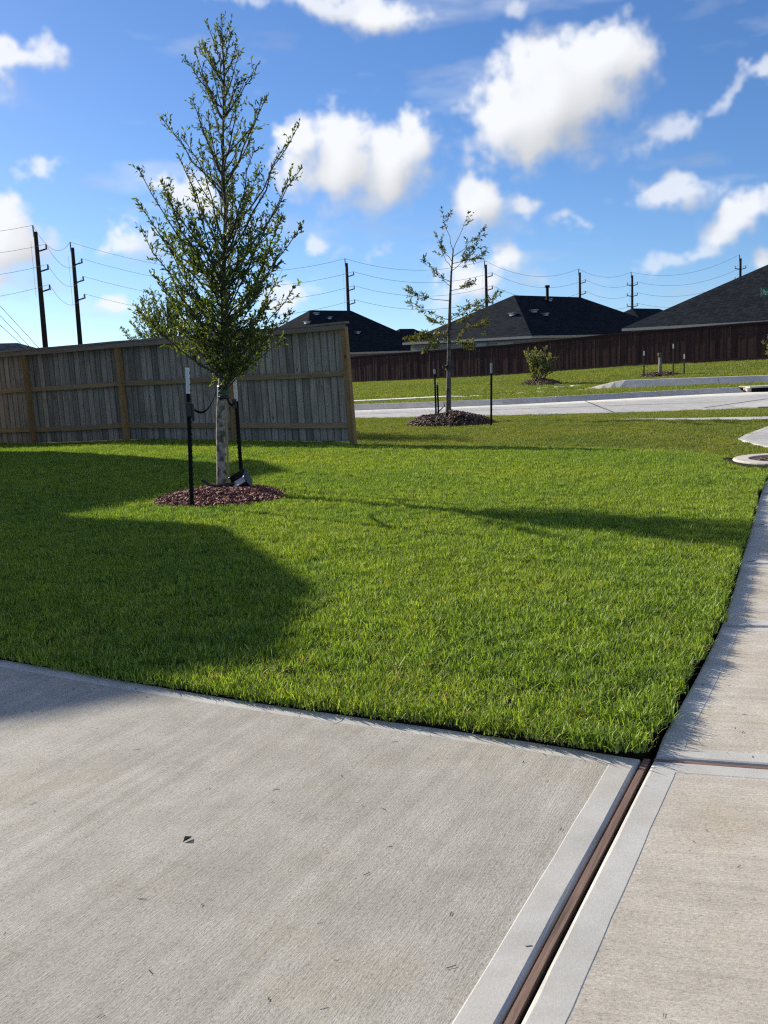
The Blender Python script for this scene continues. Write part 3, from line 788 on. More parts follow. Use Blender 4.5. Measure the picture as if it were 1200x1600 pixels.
# straw-coloured old blades, thickest along the driveway edge
M_straw = blade_mat('straw_blade', (.20, .15, .055), (.34, .27, .11), (.42, .34, .17), .3)
TS = tufts(5, 8, .05, .03, .065, .0050, 1.6, M_straw, 3, 27)
P = in_view(sample(lawn_poly, 120, [BED1], 19)); de = np.array(smoothline(drive_edge, 60))
dist = np.abs(P[:, 1] - np.interp(P[:, 0], de[:, 0], de[:, 1]) * 1.0) * .87
nz = np.array([mnoise.noise(Vector((x * 2.3, y * 2.3, 9))) for x, y in P])
P = P[(np.random.default_rng(8).random(len(P)) < np.clip(.04 + 1.3 * np.exp(-dist / .35) * np.clip(nz * 2.2 + .35, 0, 1), 0, 1)) & (P[:, 1] < 9)]
place('straw_grass', P, z_lawn, .8, 1.15, .2, TS, 'dry straw-coloured blades among the grass by the driveway edge', 35)
bp = np.array([(p[0], p[1]) for p in back_bot[1:]] + [(14, 20.5), (9.5, 22.2), (7.12, 22.86), (5.95, 22.96), (4.57, 23.38), (3.1, 23.6), (1.62, 24.03), (-.63, 24.96), (-3, 25.4), (-5, 25.8)])
mhx = np.array(circle(MH, .60, .60))
P = in_view(sample(bp, 170, [BED2, mhx, PAVED[0], PAVED[1]], 12), 1.0)
TB = tufts(6, 60, .10, .018, .044, .0055, 1.0, M_blade2, 3, 22)
place('back_lawn_grass', P, z_back, .75, 1.2, .1, TB, 'duller shorter grass between the lawn and the road', 32, patchy)
strip_poly = [(p[0], p[1] + .47) for p in far_edge if -16 <= p[0] <= 20] + [(p[0], p[1]) for p in sw[::-1] if p[0] > -17]
berm_poly = [(p[0], p[1]) for p in s2 if p[0] > -17] + [(24.2, 48.3), (20.1, 52.0), (14.6, 57.7), (8.4, 63.5), (-2.0, 74), (-9, 81)]
RW = [(7.7, 37.15), (9.0, 37.1), (11.7, 36.75), (14.2, 36.45), (18, 35.9), (22, 35.1)]
BED3 = circle((7.15, 44.5), .95, 1.5, 30, 0, .08, 6); BED4 = circle((12.6, 45.0), .85, 1.3, 30, 0, .08, 7)
TC = tufts(5, 46, .24, .035, .075, .013, 1.0, M_blade3, 2, 23)
P = in_view(sample(strip_poly, 60, [], 13), .5)
place('kerbside_grass', P, z_verge, .7, 1.1, .1, TC, 'narrow mown grass strip behind the far kerb', 33, patchy)
P = in_view(sample(berm_poly, 26, [BED3, BED4], 14), .5)
place('bank_grass', P, z_verge, .75, 1.25, .1, TC, 'sloping grass bank in front of the dark fence', 34, patchy)

# ---------------------------------------------------------------- manhole, wall, drain, lids
mo = empty('manhole', (MH[0], MH[1], .001), 'round rusty manhole cover in a pale concrete collar beside the lawn', 'manhole')
m = MB(); 
for i in range(40):
    a0, a1 = 2 * math.pi * i / 40, 2 * math.pi * (i + 1) / 40
    rr = [(.60, -.12), (.60, .028), (.585, .04), (.43, .04), (.425, .02), (.425, -.02)]
    for (r0, z0), (r1, z1) in zip(rr, rr[1:]):
        m.quad([(r0 * math.cos(a0), r0 * math.sin(a0), z0), (r0 * math.cos(a1), r0 * math.sin(a1), z0), (r1 * math.cos(a1), r1 * math.sin(a1), z1), (r1 * math.cos(a0), r1 * math.sin(a0), z1)])
m.build('collar', M_kerb, mo)
m = MB(); m.prism([(.415 * math.cos(2 * math.pi * i / 36), .415 * math.sin(2 * math.pi * i / 36)) for i in range(36)], -.02, .026)
for i in range(-3, 4):
    for j in range(-3, 4):
        if i * i + j * j < 10: m.box((i * .1, j * .1, .031), (.055, .055, .012))
m.build('cover', M_iron, mo)

w = empty('retaining_wall', (8, 36.9, 0), 'low pale concrete retaining wall at the foot of the grass bank', 'wall')
pr = resample(RW, 40)
for a, b in ((0, 13), (13, 26), (26, 39)):
    m = MB(); k = b - a + 1
    for i in range(a, b + 1):
        x, y = pr[i]; t = pr[min(i + 1, 39)] - pr[max(i - 1, 0)]; t = t / np.hypot(*t); nx, ny = -t[1], t[0]
        if i == b: x -= t[0] * .012; y -= t[1] * .012
        if i == a: x += t[0] * .012; y += t[1] * .012
        zt = -.05 + .29 * min(1, max(0, (x - 7.7) / 1.35)); zt = max(zt, -.02)
        for dd, z in ((0, -.3), (0, -.10), (.60, zt), (.75, zt + .01), (.75, -.3)): m.v.append((x + nx * dd - 8, y + ny * dd - 36.9, z))
    for i in range(k - 1):
        for j in range(4): m.f.append((i * 5 + j, i * 5 + 5 + j, i * 5 + 6 + j, i * 5 + j + 1)); m.mi.append(0)
    m.f += [(0, 1, 2, 3, 4), tuple((k - 1) * 5 + j for j in reversed(range(5)))]; m.mi += [0, 0]
    m.build('wall_length', M_kerb, w)

d = empty('storm_drain', (11.75, 32.30, ZR), 'concrete kerb inlet with a dark slot at the far kerb', 'drain', None, R(6))
MB().box((1.75, .50, .155), (3.0, .8, .05)).build('top_slab', M_kerb, d)
MB().box((1.75, .16, .02), (2.8, .02, .22)).build('opening', M_dark, d)
m = MB(); m.box((.25, .28, .02), (.14, .3, .20)); m.build('cheek', M_kerb, d)
m = MB(); m.box((3.1, .2, .04), (.2, .5, .20)); m.build('cheek', M_kerb, d)
for (x, y, lab, mt) in ((6.4, 39.2, 'leftmost of three small flat utility lids in the grass bank', 0), (7.2, 39.9, 'middle of three small flat utility lids in the grass bank', 0), (7.98, 40.6, 'pale rightmost utility lid near the retaining wall end', 1)):
    o = empty('utility_box', (x, y, z_verge(x, y)), lab, 'utility box', 'utility lids in the bank', .3)
    MB().box((0, 0, -.02), (.46, .34, .10)).build('box_rim', [M_kerb, M_kerb][mt], o); MB().box((0, 0, .045), (.40, .28, .03)).build('lid', M_white if mt else M_lid, o)

# ---------------------------------------------------------------- grey wooden fence
fence = empty('wooden_fence', tuple(FE), 'weathered grey board fence behind the staked tree, brown posts and rails', 'fence')
FR = Matrix(((VF.x, -UF.x, 0), (VF.y, -UF.y, 0), (0, 0, 1)))       # local x along fence, local y towards the viewer
fence.matrix_world = Matrix.Translation(FE) @ FR.to_4x4()
RACK = .034                                                          # the whole run leans away from the street
ztop = lambda k: 1.955 - .021 * k
zbot = lambda k: interp([(0, .0), (4.9, .01), (7.5, -.08), (14, -.14)], k)
LF = 13.4


def fpart(name, m, mat): return m.build(name, mat, fence)


def plank(k, w, z0, z1, y, th, mat, name, r):
    """board with slightly uneven edges, standing on the racked fence"""
    m = MB(); j = [r.uniform(-.004, .004) for _ in range(8)]
    x0, x1 = -w / 2 + j[0], w / 2 + j[1]; x2, x3 = -w / 2 + j[2], w / 2 + j[3]
    zz1, zz2 = z1 + j[4] * 1.5, z1 + j[5] * 1.5; H = z1 - z0
    for yy in (y - th / 2, y + th / 2):
        m.v += [(x0, yy, 0), (x1, yy, 0), (x3 + RACK * H, yy + j[6], H), (x2 + RACK * H, yy + j[7], H + (zz2 - zz1))]
    for f in ((3, 2, 1, 0), (4, 5, 6, 7), (0, 1, 5, 4), (1, 2, 6, 5), (2, 3, 7, 6), (3, 0, 4, 7)): m.f.append(f); m.mi.append(0)
    o = m.build(name, mat, fence); o.location = (k + RACK * z0, 0, z0); return o


rr = random.Random(12); k = .12
while k < LF:
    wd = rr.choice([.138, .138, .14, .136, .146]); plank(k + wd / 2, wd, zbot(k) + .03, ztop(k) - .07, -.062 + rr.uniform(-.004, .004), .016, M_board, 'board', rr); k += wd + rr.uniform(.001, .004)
posts = [0.0, 2.42, 5.0, 7.5, 10.0, 12.5]
for i, p in enumerate(posts):
    m = MB(); H = ztop(p) - .05 - (zbot(p) - .1); z0 = zbot(p) - .1; s_ = .094
    m.v += [(x * s_ / 2 + (RACK + (.012 if i == 0 else 0)) * H * t, y * s_ / 2, H * t) for t in (0, 1) for x, y in ((-1, -1), (1, -1), (1, 1), (-1, 1))]
    for f in ((3, 2, 1, 0), (4, 5, 6, 7), (0, 1, 5, 4), (1, 2, 6, 5), (2, 3, 7, 6), (3, 0, 4, 7)): m.f.append(f); m.mi.append(0)
    o = m.build('post', M_post, fence); o.location = (p + RACK * z0, .0, z0)
def rail(k0, k1, za, zb, h, y, th, name, mat):
    L = k1 - k0; m = MB(); n_ = 8
    for i in range(n_ + 1):
        t = i / n_; z = (zb - za) * t; sag = -.012 * math.sin(math.pi * t) * rr.uniform(.4, 1)
        for yy in (-th / 2, th / 2):
            for zz in (-h / 2, h / 2): m.v.append((L * t - L / 2 + RACK * zz, yy, z - (zb - za) / 2 + zz + sag))
    for i in range(n_):
        b = i * 4
        for (p, q) in ((0, 1), (1, 3), (3, 2), (2, 0)): m.f.append((b + p, b + q, b + 4 + q, b + 4 + p)); m.mi.append(0)
    m.f += [(0, 2, 3, 1), (n_ * 4, n_ * 4 + 1, n_ * 4 + 3, n_ * 4 + 2)]; m.mi += [0, 0]
    o = m.build(name, mat, fence); zc = (za + zb) / 2; o.location = ((k0 + k1) / 2 + RACK * zc, y, zc); return o


for a, b in zip(posts, posts[1:]):
    for fz, nm in ((lambda q: zbot(q) * .4 + 1.16 - .013 * q, 'rail'), (lambda q: zbot(q) + .30, 'rail')): rail(a + .05, b - .05, fz(a), fz(b), .088, -.030, .038, nm, M_rail)
    rail(a - (.035 if a == 0 else .0), b - .004, ztop(a) - .045, ztop(b) - .045, .088, .060, .022, 'top_trim', M_cap)
    rail(a - (.05 if a == 0 else .0), b - .004, ztop(a) + .017, ztop(b) + .017, .034, .012, .142, 'cap', M_cap)

# ---------------------------------------------------------------- dark fence across the road
ff = empty('stained_fence', (-2.0, 74, 0), 'long dark brown stained picket fence on the bank behind the road', 'fence')
FM = Matrix(((FFD.x, -FFD.y, 0), (FFD.y, FFD.x, 0), (0, 0, 1)))
ff.matrix_world = Matrix.Translation((-2.0, 74, 0)) @ FM.to_4x4()     # local x along the fence, local -y to the viewer
m = MB(); s = -14.0; rr = random.Random(4); tint = []
while s < 44:
    wd = .142; z0 = z_fence(s) + .02; z1 = z_fence(s) + 1.90 + rr.uniform(-.012, .012); yy = rr.uniform(-.02, .02)
    nf = len(m.f); m.box((s + wd / 2, yy, (z0 + z1) / 2), (wd - rr.uniform(.004, .016), .018, z1 - z0)); tint += [rr.random()] * 8; s += wd
o = m.build('pickets', M_stain, ff, kind='stuff'); at = o.data.attributes.new('rnd', 'FLOAT', 'POINT'); at.data.foreach_set('value', tint)
for nm, zz, hh, yy, th in (('cap', 1.945, .04, -.02, .15), ('trim', 1.87, .10, -.05, .03), ('kickboard', .09, .16, -.03, .03)):
    m = MB()
    for s in range(-14, 44, 2):
        za, zb = z_fence(s) + zz, z_fence(s + 2) + zz; n0 = len(m.v)
        for ss, z in ((s, za), (s + 2 + .0, zb)):
            for y_ in (-th / 2, th / 2):
                for z_ in (-hh / 2, hh / 2): m.v.append((ss, yy + y_, z + z_))
        for (p, q) in ((0, 1), (1, 3), (3, 2), (2, 0)): m.f.append((n0 + p, n0 + 4 + p, n0 + 4 + q, n0 + q)); m.mi.append(0)
    m.build(nm, M_stain, ff)

# picket-to-picket colour differences
gm = M_stain.node_tree; 
for nd in list(gm.nodes):
    if nd.type == 'OBJECT_INFO':
        an = gm.nodes.new('ShaderNodeAttribute'); an.attribute_name = 'rnd'
        for l in list(gm.links):
            if l.from_node == nd: gm.links.new(an.outputs['Fac'], l.to_socket)

# ---------------------------------------------------------------- houses
def house(C, La, Lb, ze, rise, zg, label, roofm=M_roof, wins=(), vents=(), pipe=None, over=.45, rot=45.0, wing=None, cat='house'):
    """hip-roofed house; local x runs from the near corner away to the right, local y away to the left"""
    h = empty('house', (C[0], C[1], 0), label, cat, 'houses behind the dark fence' if rot == 45.0 else None, R(rot))
    MB().prism([(over, over), (Lb - over, over), (Lb - over, La - over), (over, La - over)], zg, ze - .12).build('walls', M_brick, h)
    w = min(La, Lb) / 2; m = MB()
    if La <= Lb: r0, r1 = (w, w), (Lb - w, w)
    else: r0, r1 = (w, w), (w, La - w)
    c = [(0, 0, ze), (Lb, 0, ze), (Lb, La, ze), (0, La, ze)]; A, B = (*r0, ze + rise), (*r1, ze + rise)
    if La <= Lb: fs = [[c[3], c[0], A], [c[0], c[1], B, A], [c[1], c[2], B], [c[2], c[3], A, B]]
    else: fs = [[c[0], c[1], A], [c[1], c[2], B, A], [c[2], c[3], B], [c[3], c[0], A, B]]
    for f in fs: m.quad(f)
    rf = m.build('roof', roofm, h)
    m = MB()
    for a, b in ((c[0], c[1]), (c[1], c[2]), (c[2], c[3]), (c[3], c[0])):
        m.quad([(a[0], a[1], ze - .17), (b[0], b[1], ze - .17), (b[0], b[1], ze - .003), (a[0], a[1], ze - .003)])
    m.quad([(p[0], p[1], ze - .17) for p in reversed(c)]); m.build('fascia', M_fascia, h)
    if wing:
        (wx, wy, wa, wb, wr) = wing; ww = min(wa, wb) / 2; m = MB(); q = [(wx, wy, ze), (wx + wb, wy, ze), (wx + wb, wy + wa, ze), (wx, wy + wa, ze)]
        a_, b_ = (wx + ww, wy + ww, ze + wr), (wx + wb - ww, wy + ww, ze + wr)
        for f in ([q[3], q[0], a_], [q[0], q[1], b_, a_], [q[1], q[2], b_], [q[2], q[3], a_, b_]): m.quad(f)
        m.build('roof', roofm, h)
    for (face, u, wd, zt, ht) in wins:
        o = MB()
        if face == 'L': o.box((over - .03, u, zt - ht / 2), (.06, wd, ht)); gl = MB().box((over - .045, u, zt - ht / 2), (.06, wd - .16, ht - .16))
        else: o.box((u, over - .03, zt - ht / 2), (wd, .06, ht)); gl = MB().box((u, over - .045, zt - ht / 2), (wd - .16, .06, ht - .16))
        f = o.build('window', M_fascia, h); gl.build('pane', M_glass, f)
    slope = rise / w
    for (x, y) in vents:                                              # little metal box vents on the roof
        zz = ze + slope * min(x, y); m = MB(); m.box((x, y, zz + .08), (.38, .38, .16), taper=.8); m.box((x, y, zz + .18), (.5, .5, .05)); m.build('roof_vent', M_galv, rf)
    if pipe:
        x, y, hh = pipe; zz = ze + slope * min(x, y); m = MB(); m.tube([(x, y, zz - .1), (x, y, zz + hh)], .12, 8); m.tube([(x, y, zz + hh), (x, y, zz + hh + .18)], .2, 8); m.build('flue', M_black, rf)
    return h


house((10.7, 70.0), 12.4, 21.5, 2.6, 3.3, -.9, 'house with black hip roof between the two others, flue near its ridge', M_roof, (('L', 2.6, 1.5, 2.3, 1.2), ('L', 5.0, 1.5, 2.3, 1.2)), ((4.9, 3.4), (5.6, 2.9), (9.5, 5.3), (3.0, 3.9)), (9.2, 5.2, 1.1), wing=(17.0, .6, 8.4, 13.0, 2.35))
house((-6.1, 85.0), 11.8, 17.0, 2.1, 4.0, -1.2, 'leftmost black hip-roofed house, mostly behind the end of the grey fence', M_roof, (), ((4.0, 4.2), (7.0, 4.6), (8.5, 2.5), (6.0, 5.2)), None, wing=(13, 1.2, 7.0, 9, 2.2))
house((28.7, 53.3), 18.0, 22.0, 2.77, 5.0, -.7, 'right house with broad charcoal shingle roof running out of the picture', M_roof, (('L', 16.6, 1.6, 2.5, 1.2), ('L', 9, 1.6, 2.4, 1.2)), ((8.0, 5.0),), None)
house((-50, 104), 16.0, 22.0, 1.75, 3.15, -2, 'pale grey low roof showing over the left end of the grey fence', M_roof2, (), (), None, .45, 30.0)

# the home to the left of the picture, whose shadow lies on lawn and drive
home = empty('home', (-8.58, 11.81, 0), 'brick home with garage left of the lawn, outside the photograph', 'house')
home.matrix_world = Matrix.Translation((-8.58, 11.81, 0)) @ Matrix(((UF.x, VF.x, 0), (UF.y, VF.y, 0), (0, 0, 1))).to_4x4()   # x along the street, y away from it
gp = [(2.21, 3.28), (1.03, 4.06), (0, 4.27), (-1.1, 4.02), (-4.2, 3.10)]
m = MB()
for (xa, za), (xb, zb) in zip(gp, gp[1:]):
    m.quad([(xa, 0, za), (xa, 9, za), (xb, 9, zb), (xb, 0, zb)]); m.quad([(xb, 0, zb - .12), (xb, 9, zb - .12), (xa, 9, za - .12), (xa, 0, za - .12)])
    m.quad([(xa, 0, za), (xb, 0, zb), (xb, 0, zb - .12), (xa, 0, za - .12)])
for x, z in (gp[0], gp[-1]): m.quad([(x, 0, z), (x, 0, z - .12), (x, 9, z - .12), (x, 9, z)])
m.build('garage_roof', M_roof, home)
m = MB(); m.v += [(x, y, z) for y in (.4, 9) for x, z in ((-3.8, -.3), (1.8, -.3), (1.8, 3.4), (0, 4.1), (-3.8, 3.0))]
for f in ((0, 1, 2, 3, 4), (9, 8, 7, 6, 5), (1, 6, 7, 2), (5, 0, 4, 9)): m.f.append(f); m.mi.append(0)
m.build('garage_walls', M_brick, home)
gd = MB().box((-.85, .37, 1.15), (4.6, .05, 2.3)).build('garage_door', M_fascia, home)
for i in range(4): MB().box((-.85, .34, .3 + i * .56), (4.5, .03, .5)).build('door_panel', M_white, gd)
Gp = home.matrix_world.inverted() @ Vector((-10.8, 21.05, 5.08)); gx, gy = Gp.x, Gp.y
m = MB(); L2 = 16.0
for ya, za, yb, zb in ((gy - 3.4, 3.25, gy, 5.08), (gy, 5.08, gy + 3.4, 3.25)):
    m.quad([(gx, ya, za), (gx, yb, zb), (gx - L2, yb, zb), (gx - L2, ya, za)]); m.quad([(gx, ya, za - .13), (gx - L2, ya, za - .13), (gx - L2, yb, zb - .13), (gx, yb, zb - .13)])
    m.quad([(gx, ya, za - .13), (gx, yb, zb - .13), (gx, yb, zb), (gx, ya, za)])
m.build('main_roof', M_roof, home)
m = MB(); m.v += [(x, y, z) for x in (gx - .35, gx - L2 + .4) for y, z in ((gy - 3.0, -.3), (gy + 3.0, -.3), (gy + 3.0, 3.2), (gy, 4.8), (gy - 3.0, 3.2))]
for f in ((0, 1, 2, 3, 4), (9, 8, 7, 6, 5), (0, 4, 9, 5), (2, 1, 6, 7)): m.f.append(f); m.mi.append(0)
m.build('main_walls', M_brick, home)
for wx in (gx - 1.4, gx - 3.1):
    f = MB().box((wx, gy - 3.02, 1.6), (1.0, .08, 1.5)).build('window', M_white, home); MB().box((wx, gy - 3.05, 1.6), (.86, .08, 1.36)).build('pane', M_glass, f)

# ---------------------------------------------------------------- power line
POLES = [((-47.8, 145.7), 22, 1, 'tall dark power pole nearest the left edge of the picture'), ((-48.6, 165.6), 22, 1, 'second dark power pole from the left, beside the leafy tree'),
         ((-5.7, 208.6), 22, 1, 'power pole rising behind the leftmost black roof'), ((24.4, 224.3), 22, 1, 'power pole just right of the thin young tree'),
         ((51.4, 256.0), 22, 1, 'power pole behind the ridge of the middle house'), ((68.8, 272.8), 22, 2, 'power pole with arms on both sides between middle and right roofs'),
         ((92.0, 256.7), 24, 2, 'rightmost power pole with two pairs of arms above the right roof')]
ARMZ = [3.3, 6.1, 8.9]; attach = []
for (xy, H, arms, lab) in POLES:
    p = empty('power_pole', (*xy, 0), lab, 'power pole', 'power poles behind the houses')
    MB().tube([(0, 0, -1), (0, 0, H * .5), (0, 0, H - .9)], [.42, .36, .29], 10).build('shaft', M_pole, p, True)
    MB().tube([(-.25, 0, H - 1.6), (-.28, 0, H)], .10, 6).build('top_pin', M_pole, p)
    m = MB(); m.tube([(-.75, 0, H - 2.2), (-.7, 0, H - 10)], .02, 4); m.build('ground_wire', M_wire, p)
    pts = [(xy[0] - .28, xy[1], H)]
    for q, dz in enumerate(ARMZ):
        for sd in ((1,) if arms == 1 else (1, -1)):
            m = MB(); z = H - .3 - dz; m.tube([(.2 * sd, 0, z), (1.35 * sd, 0, z + .3)], .11, 6); a_ = m.build('insulator_arm', M_pole, p)
            MB().tube([(1.35 * sd, 0, z + .2), (1.35 * sd, 0, z + .95)], [.15, .11], 8).build('insulator', M_insul, a_)
        pts.append((xy[0] + 1.35, xy[1], H - .3 - dz + .95))
    attach.append(pts)
names = ['topmost power line wire strung between the pole tops', 'second wire from the top on the power poles', 'third wire from the top on the power poles', 'lowest wire strung between the power poles']
for q in range(4):
    m = MB(); seq = [(attach[0][q][0] - 22, 95, attach[0][q][2] - 1.0)] + [a[q] for a in attach]; sags = [3.2, 2.3, 3.6, 2.2, 2.6, 1.7, 2.6]
    pts = []; rad = []
    for a, b, sg in zip(seq, seq[1:], sags):
        for i in range(16):
            t = i / 16; pts.append(tuple(a[j] + (b[j] - a[j]) * t for j in range(2)) + (a[2] + (b[2] - a[2]) * t - sg * 4 * t * (1 - t),))
    pts.append(seq[-1]); m.tube(pts, [.024 if p[1] < 180 else .032 for p in pts], 5); m.build('power_line', M_wire, None, label=names[q], category='wire', group='wires of the power line')
for a, b, lab in (((-33.21, 90, 7.33), (-30.77, 90, 4.34), 'uppermost of three slanting wires low at the left edge'), ((-33.29, 90, 6.5), (-31.35, 90, 4.19), 'middle one of three slanting wires low at the left edge'), ((-33.37, 90, 5.67), (-31.92, 90, 4.21), 'lowest of three slanting wires low at the left edge')):
    a, b = Vector(a), Vector(b); dv = b - a; m = MB(); m.tube([a - dv * 2.2, a, b, b + dv * .75], .022, 5); m.build('guy_wire', M_wire, None, label=lab, category='wire', group='slanting wires')

# ---------------------------------------------------------------- street name sign
sg = empty('street_sign', (9.28, 23.0, -.05), 'green street name sign with white lettering at the right edge', 'sign', None, R(2.2 * 0))
MB().tube([(0, 0.03, -.2), (0, 0.03, 2.75)], .03, 10).build('post', M_galv, sg)
MB().box((0, 0, 2.585), (1.12, .012, .19)).build('blade', M_signg, sg)
cu = bpy.data.curves.new('lettering', 'FONT'); cu.body = 'Park'; cu.size = .2; cu.extrude = .001; cu.align_x = 'LEFT'
tob = bpy.data.objects.new('lettering_curve', cu); col.objects.link(tob); bpy.context.view_layer.update()
me = bpy.data.meshes.new_from_object(tob.evaluated_get(bpy.context.evaluated_depsgraph_get())); bpy.data.objects.remove(tob)
me.materials.clear(); me.materials.append(M_signw); lo = bpy.data.objects.new('lettering', me); link(lo, sg)
lo.location = (-.53, -.010, 2.522); lo.rotation_euler = (R(90), 0, 0); lo.scale = (.47, .86, 1)

# ---------------------------------------------------------------- trees
def leaf(V, F, rn, p, d, nrm, L, w, r):
    d = d.normalized(); s_ = d.cross(nrm)
    s_ = s_.normalized() if s_.length > 1e-4 else d.orthogonal().normalized()
    nn = s_.cross(d); n0 = len(V); fold = nn * (w * .35)
    V += [tuple(p), tuple(p + d * L * .45 + s_ * w * .5 + fold), tuple(p + d * L), tuple(p + d * L * .45 - s_ * w * .5 + fold), tuple(p + d * L * .5)]
    F += [(n0, n0 + 1, n0 + 4), (n0 + 1, n0 + 2, n0 + 4), (n0, n0 + 4, n0 + 3), (n0 + 4, n0 + 2, n0 + 3)]; rn += [r] * 5


def leafmesh(name, V, F, rn, mat, parent):
    me = bpy.data.meshes.new(name); me.from_pydata(V, [], F); me.materials.append(mat); at = me.attributes.new('rnd', 'FLOAT', 'POINT'); at.data.foreach_set('value', rn); me.update()
    o = bpy.data.objects.new(name, me); return link(o, parent)


def rv(r, s=1.0): return Vector((r.gauss(0, s), r.gauss(0, s), r.gauss(0, s)))


def grow(branches, r, limbs, V, F, rn, twig_gap, tl, leaf_gap, LL, LW, tone, up=.35, bare=.25, seg=5, clump=1):
    """twigs and leaves along each branch (list of Vector polylines with start radius)"""
    for pts, rad in branches:
        L = sum((pts[i + 1] - pts[i]).length for i in range(len(pts) - 1)); limbs.tube(pts, [rad * (1 - .85 * i / (len(pts) - 1)) + .0015 for i in range(len(pts))], seg, 0, False)
        cum = [0]
        for i in range(len(pts) - 1): cum.append(cum[-1] + (pts[i + 1] - pts[i]).length)
        s_ = L * bare * r.uniform(.5, 1.7) + r.uniform(0, twig_gap); gap_ = twig_gap * r.choice([.75, .9, 1.0, 1.3, 1.9])
        while s_ < L:
            i = max(j for j in range(len(cum) - 1) if cum[j] <= s_); t = (s_ - cum[i]) / max(1e-6, cum[i + 1] - cum[i]); p = pts[i].lerp(pts[i + 1], t); d = (pts[i + 1] - pts[i]).normalized()
            q = (d * .75 + rv(r, .55) + Vector((0, 0, up))).normalized(); ln = tl * r.uniform(.35, 1.15) * (1.15 - .55 * s_ / L)
            e1 = p + q * ln * .5 + rv(r, ln * .05); e2 = p + q * ln + rv(r, ln * .09) + Vector((0, 0, ln * .1)); limbs.tube([p, e1, e2], [.0038, .0028, .0012], 3, 0, False)
            k = ln * .12
            while k < ln * 1.04:
                b = p.lerp(e1, k / ln * 2) if k < ln * .5 else e1.lerp(e2, min(1, k / ln * 2 - 1))
                for _ in range(clump):
                    leaf(V, F, rn, b, (q * .7 + rv(r, .6) + Vector((0, 0, .15))), rv(r), LL * r.uniform(.65, 1.2), LW * r.uniform(.75, 1.2), min(1, max(0, tone + r.gauss(0, .22))))
                k += leaf_gap * r.uniform(.5, 1.5)
            s_ += gap_ * r.uniform(.5, 1.5)
        # tip
        d = (pts[-1] - pts[-2]).normalized()
        for _ in range(5): leaf(V, F, rn, pts[-1] - d * r.uniform(0, .05), d + rv(r, .5), rv(r), LL * r.uniform(.6, 1.1), LW, min(1, max(0, tone + r.gauss(0, .2))))


def arc(a, b, lift, r, n=7, wob=.012):
    out_ = []
    L = (b - a).length
    for i in range(n):
        t = i / (n - 1); p = a.lerp(b, t) + Vector((0, 0, -lift * L * math.sin(math.pi * t) * (1 - .3 * t)))
        if 0 < i < n - 1: p += rv(r, wob * L)
        out_.append(p)
    return out_


# --- the staked live oak
T1 = Vector((-1.725, 10.54, 0)); tree = empty('live_oak', tuple(T1), 'young leafy oak with pale trunk staked in the front lawn', 'tree', 'young street trees')
axis = [(-.1, -1.728), (0, -1.725), (.35, -1.722), (.7, -1.69), (1.16, -1.635), (2.0, -1.575), (3.1, -1.50), (4.0, -1.455), (4.84, -1.41)]
ax = lambda z: Vector((interp(axis, z) + .012 * math.sin(z * 5), 10.54 + .02 * math.sin(z * 3.1), z))
zs = [-.06, .0, .05, .15, .3, .45, .6, .75, .9, 1.0, 1.1, 1.25, 1.5, 1.8, 2.1, 2.5, 2.9, 3.3, 3.7, 4.1, 4.5, 4.76]
rad = [.076, .066, .058, .053, .051, .049, .050, .046, .044, .044, .048, .042, .042, .036, .031, .026, .021, .017, .013, .009, .006, .003]
m = MB(); m.tube([ax(z) - T1 for z in zs[:13]], rad[:13], 14); m.build('trunk', M_bark, tree, True)
limbs = MB(); limbs.tube([ax(z) - T1 for z in zs[12:]], [q * .85 for q in rad[12:]], 8)
EL = [(1.05, .10), (1.23, .22), (1.40, .42), (1.51, .50), (1.65, .62), (1.76, .78), (1.99, .92), (2.37, .90), (2.82, 1.0), (3.01, .96), (3.42, .93), (3.62, .72), (3.84, .62), (4.1, .42), (4.41, .36), (4.56, .28), (4.84, .03)]
ER = [(1.05, .10), (1.22, .28), (1.41, .52), (1.6, .72), (1.92, .85), (2.18, .84), (2.5, .72), (2.75, .92), (3.13, .84), (3.41, .82), (3.76, .80), (4.01, .55), (4.2, .36), (4.38, .40), (4.6, .16), (4.84, .04)]
r = random.Random(41); V, F, rn = [], [], []; brs = []
for i in range(112):
    zt = 1.24 + 3.5 * ((i + r.random()) / 112) ** 1.15; phi = i * 2.39996 + r.uniform(-.4, .4); cx = math.cos(phi)
    e = interp(ER, zt) * max(0, cx) ** .8 + interp(EL, zt) * max(0, -cx) ** .8 + .5 * (interp(ER, zt) + interp(EL, zt)) * (1 - abs(cx)) * .85
    e = min(e, 1.02) * (r.uniform(.42, .88) if i % 3 else r.uniform(.25, .6))
    e = max(.04, e - .09 * min(1, max(0, (3.7 - zt) / .8)))
    z0 = max(1.04 + .14 * r.random(), zt - (e * (r.uniform(1.0, 1.7) if zt > 2.4 else r.uniform(.55, 1.3)) + .10)); a = ax(z0); b = ax(zt) + Vector((cx * e, math.sin(phi) * e, 0))
    brs.append(([p - T1 for p in arc(a, b, .10, r)], .004 + .0075 * (b - a).length))
for i in range(38):
    zt = 1.30 + 1.55 * ((i + r.random()) / 38) ** 1.0; phi = i * 2.39996 + r.uniform(-.5, .5); cx = math.cos(phi)
    e = (interp(ER, zt) if cx > 0 else interp(EL, zt)) * r.uniform(.25, .74); z0 = max(1.06 + .3 * r.random() * (zt - 1.2), zt - e * r.uniform(.35, 1.0) - .08); a = ax(z0); b = ax(zt) + Vector((cx * e, math.sin(phi) * min(e, .8), 0))
    brs.append(([p - T1 for p in arc(a, b, .06, r)], .003 + .005 * (b - a).length))
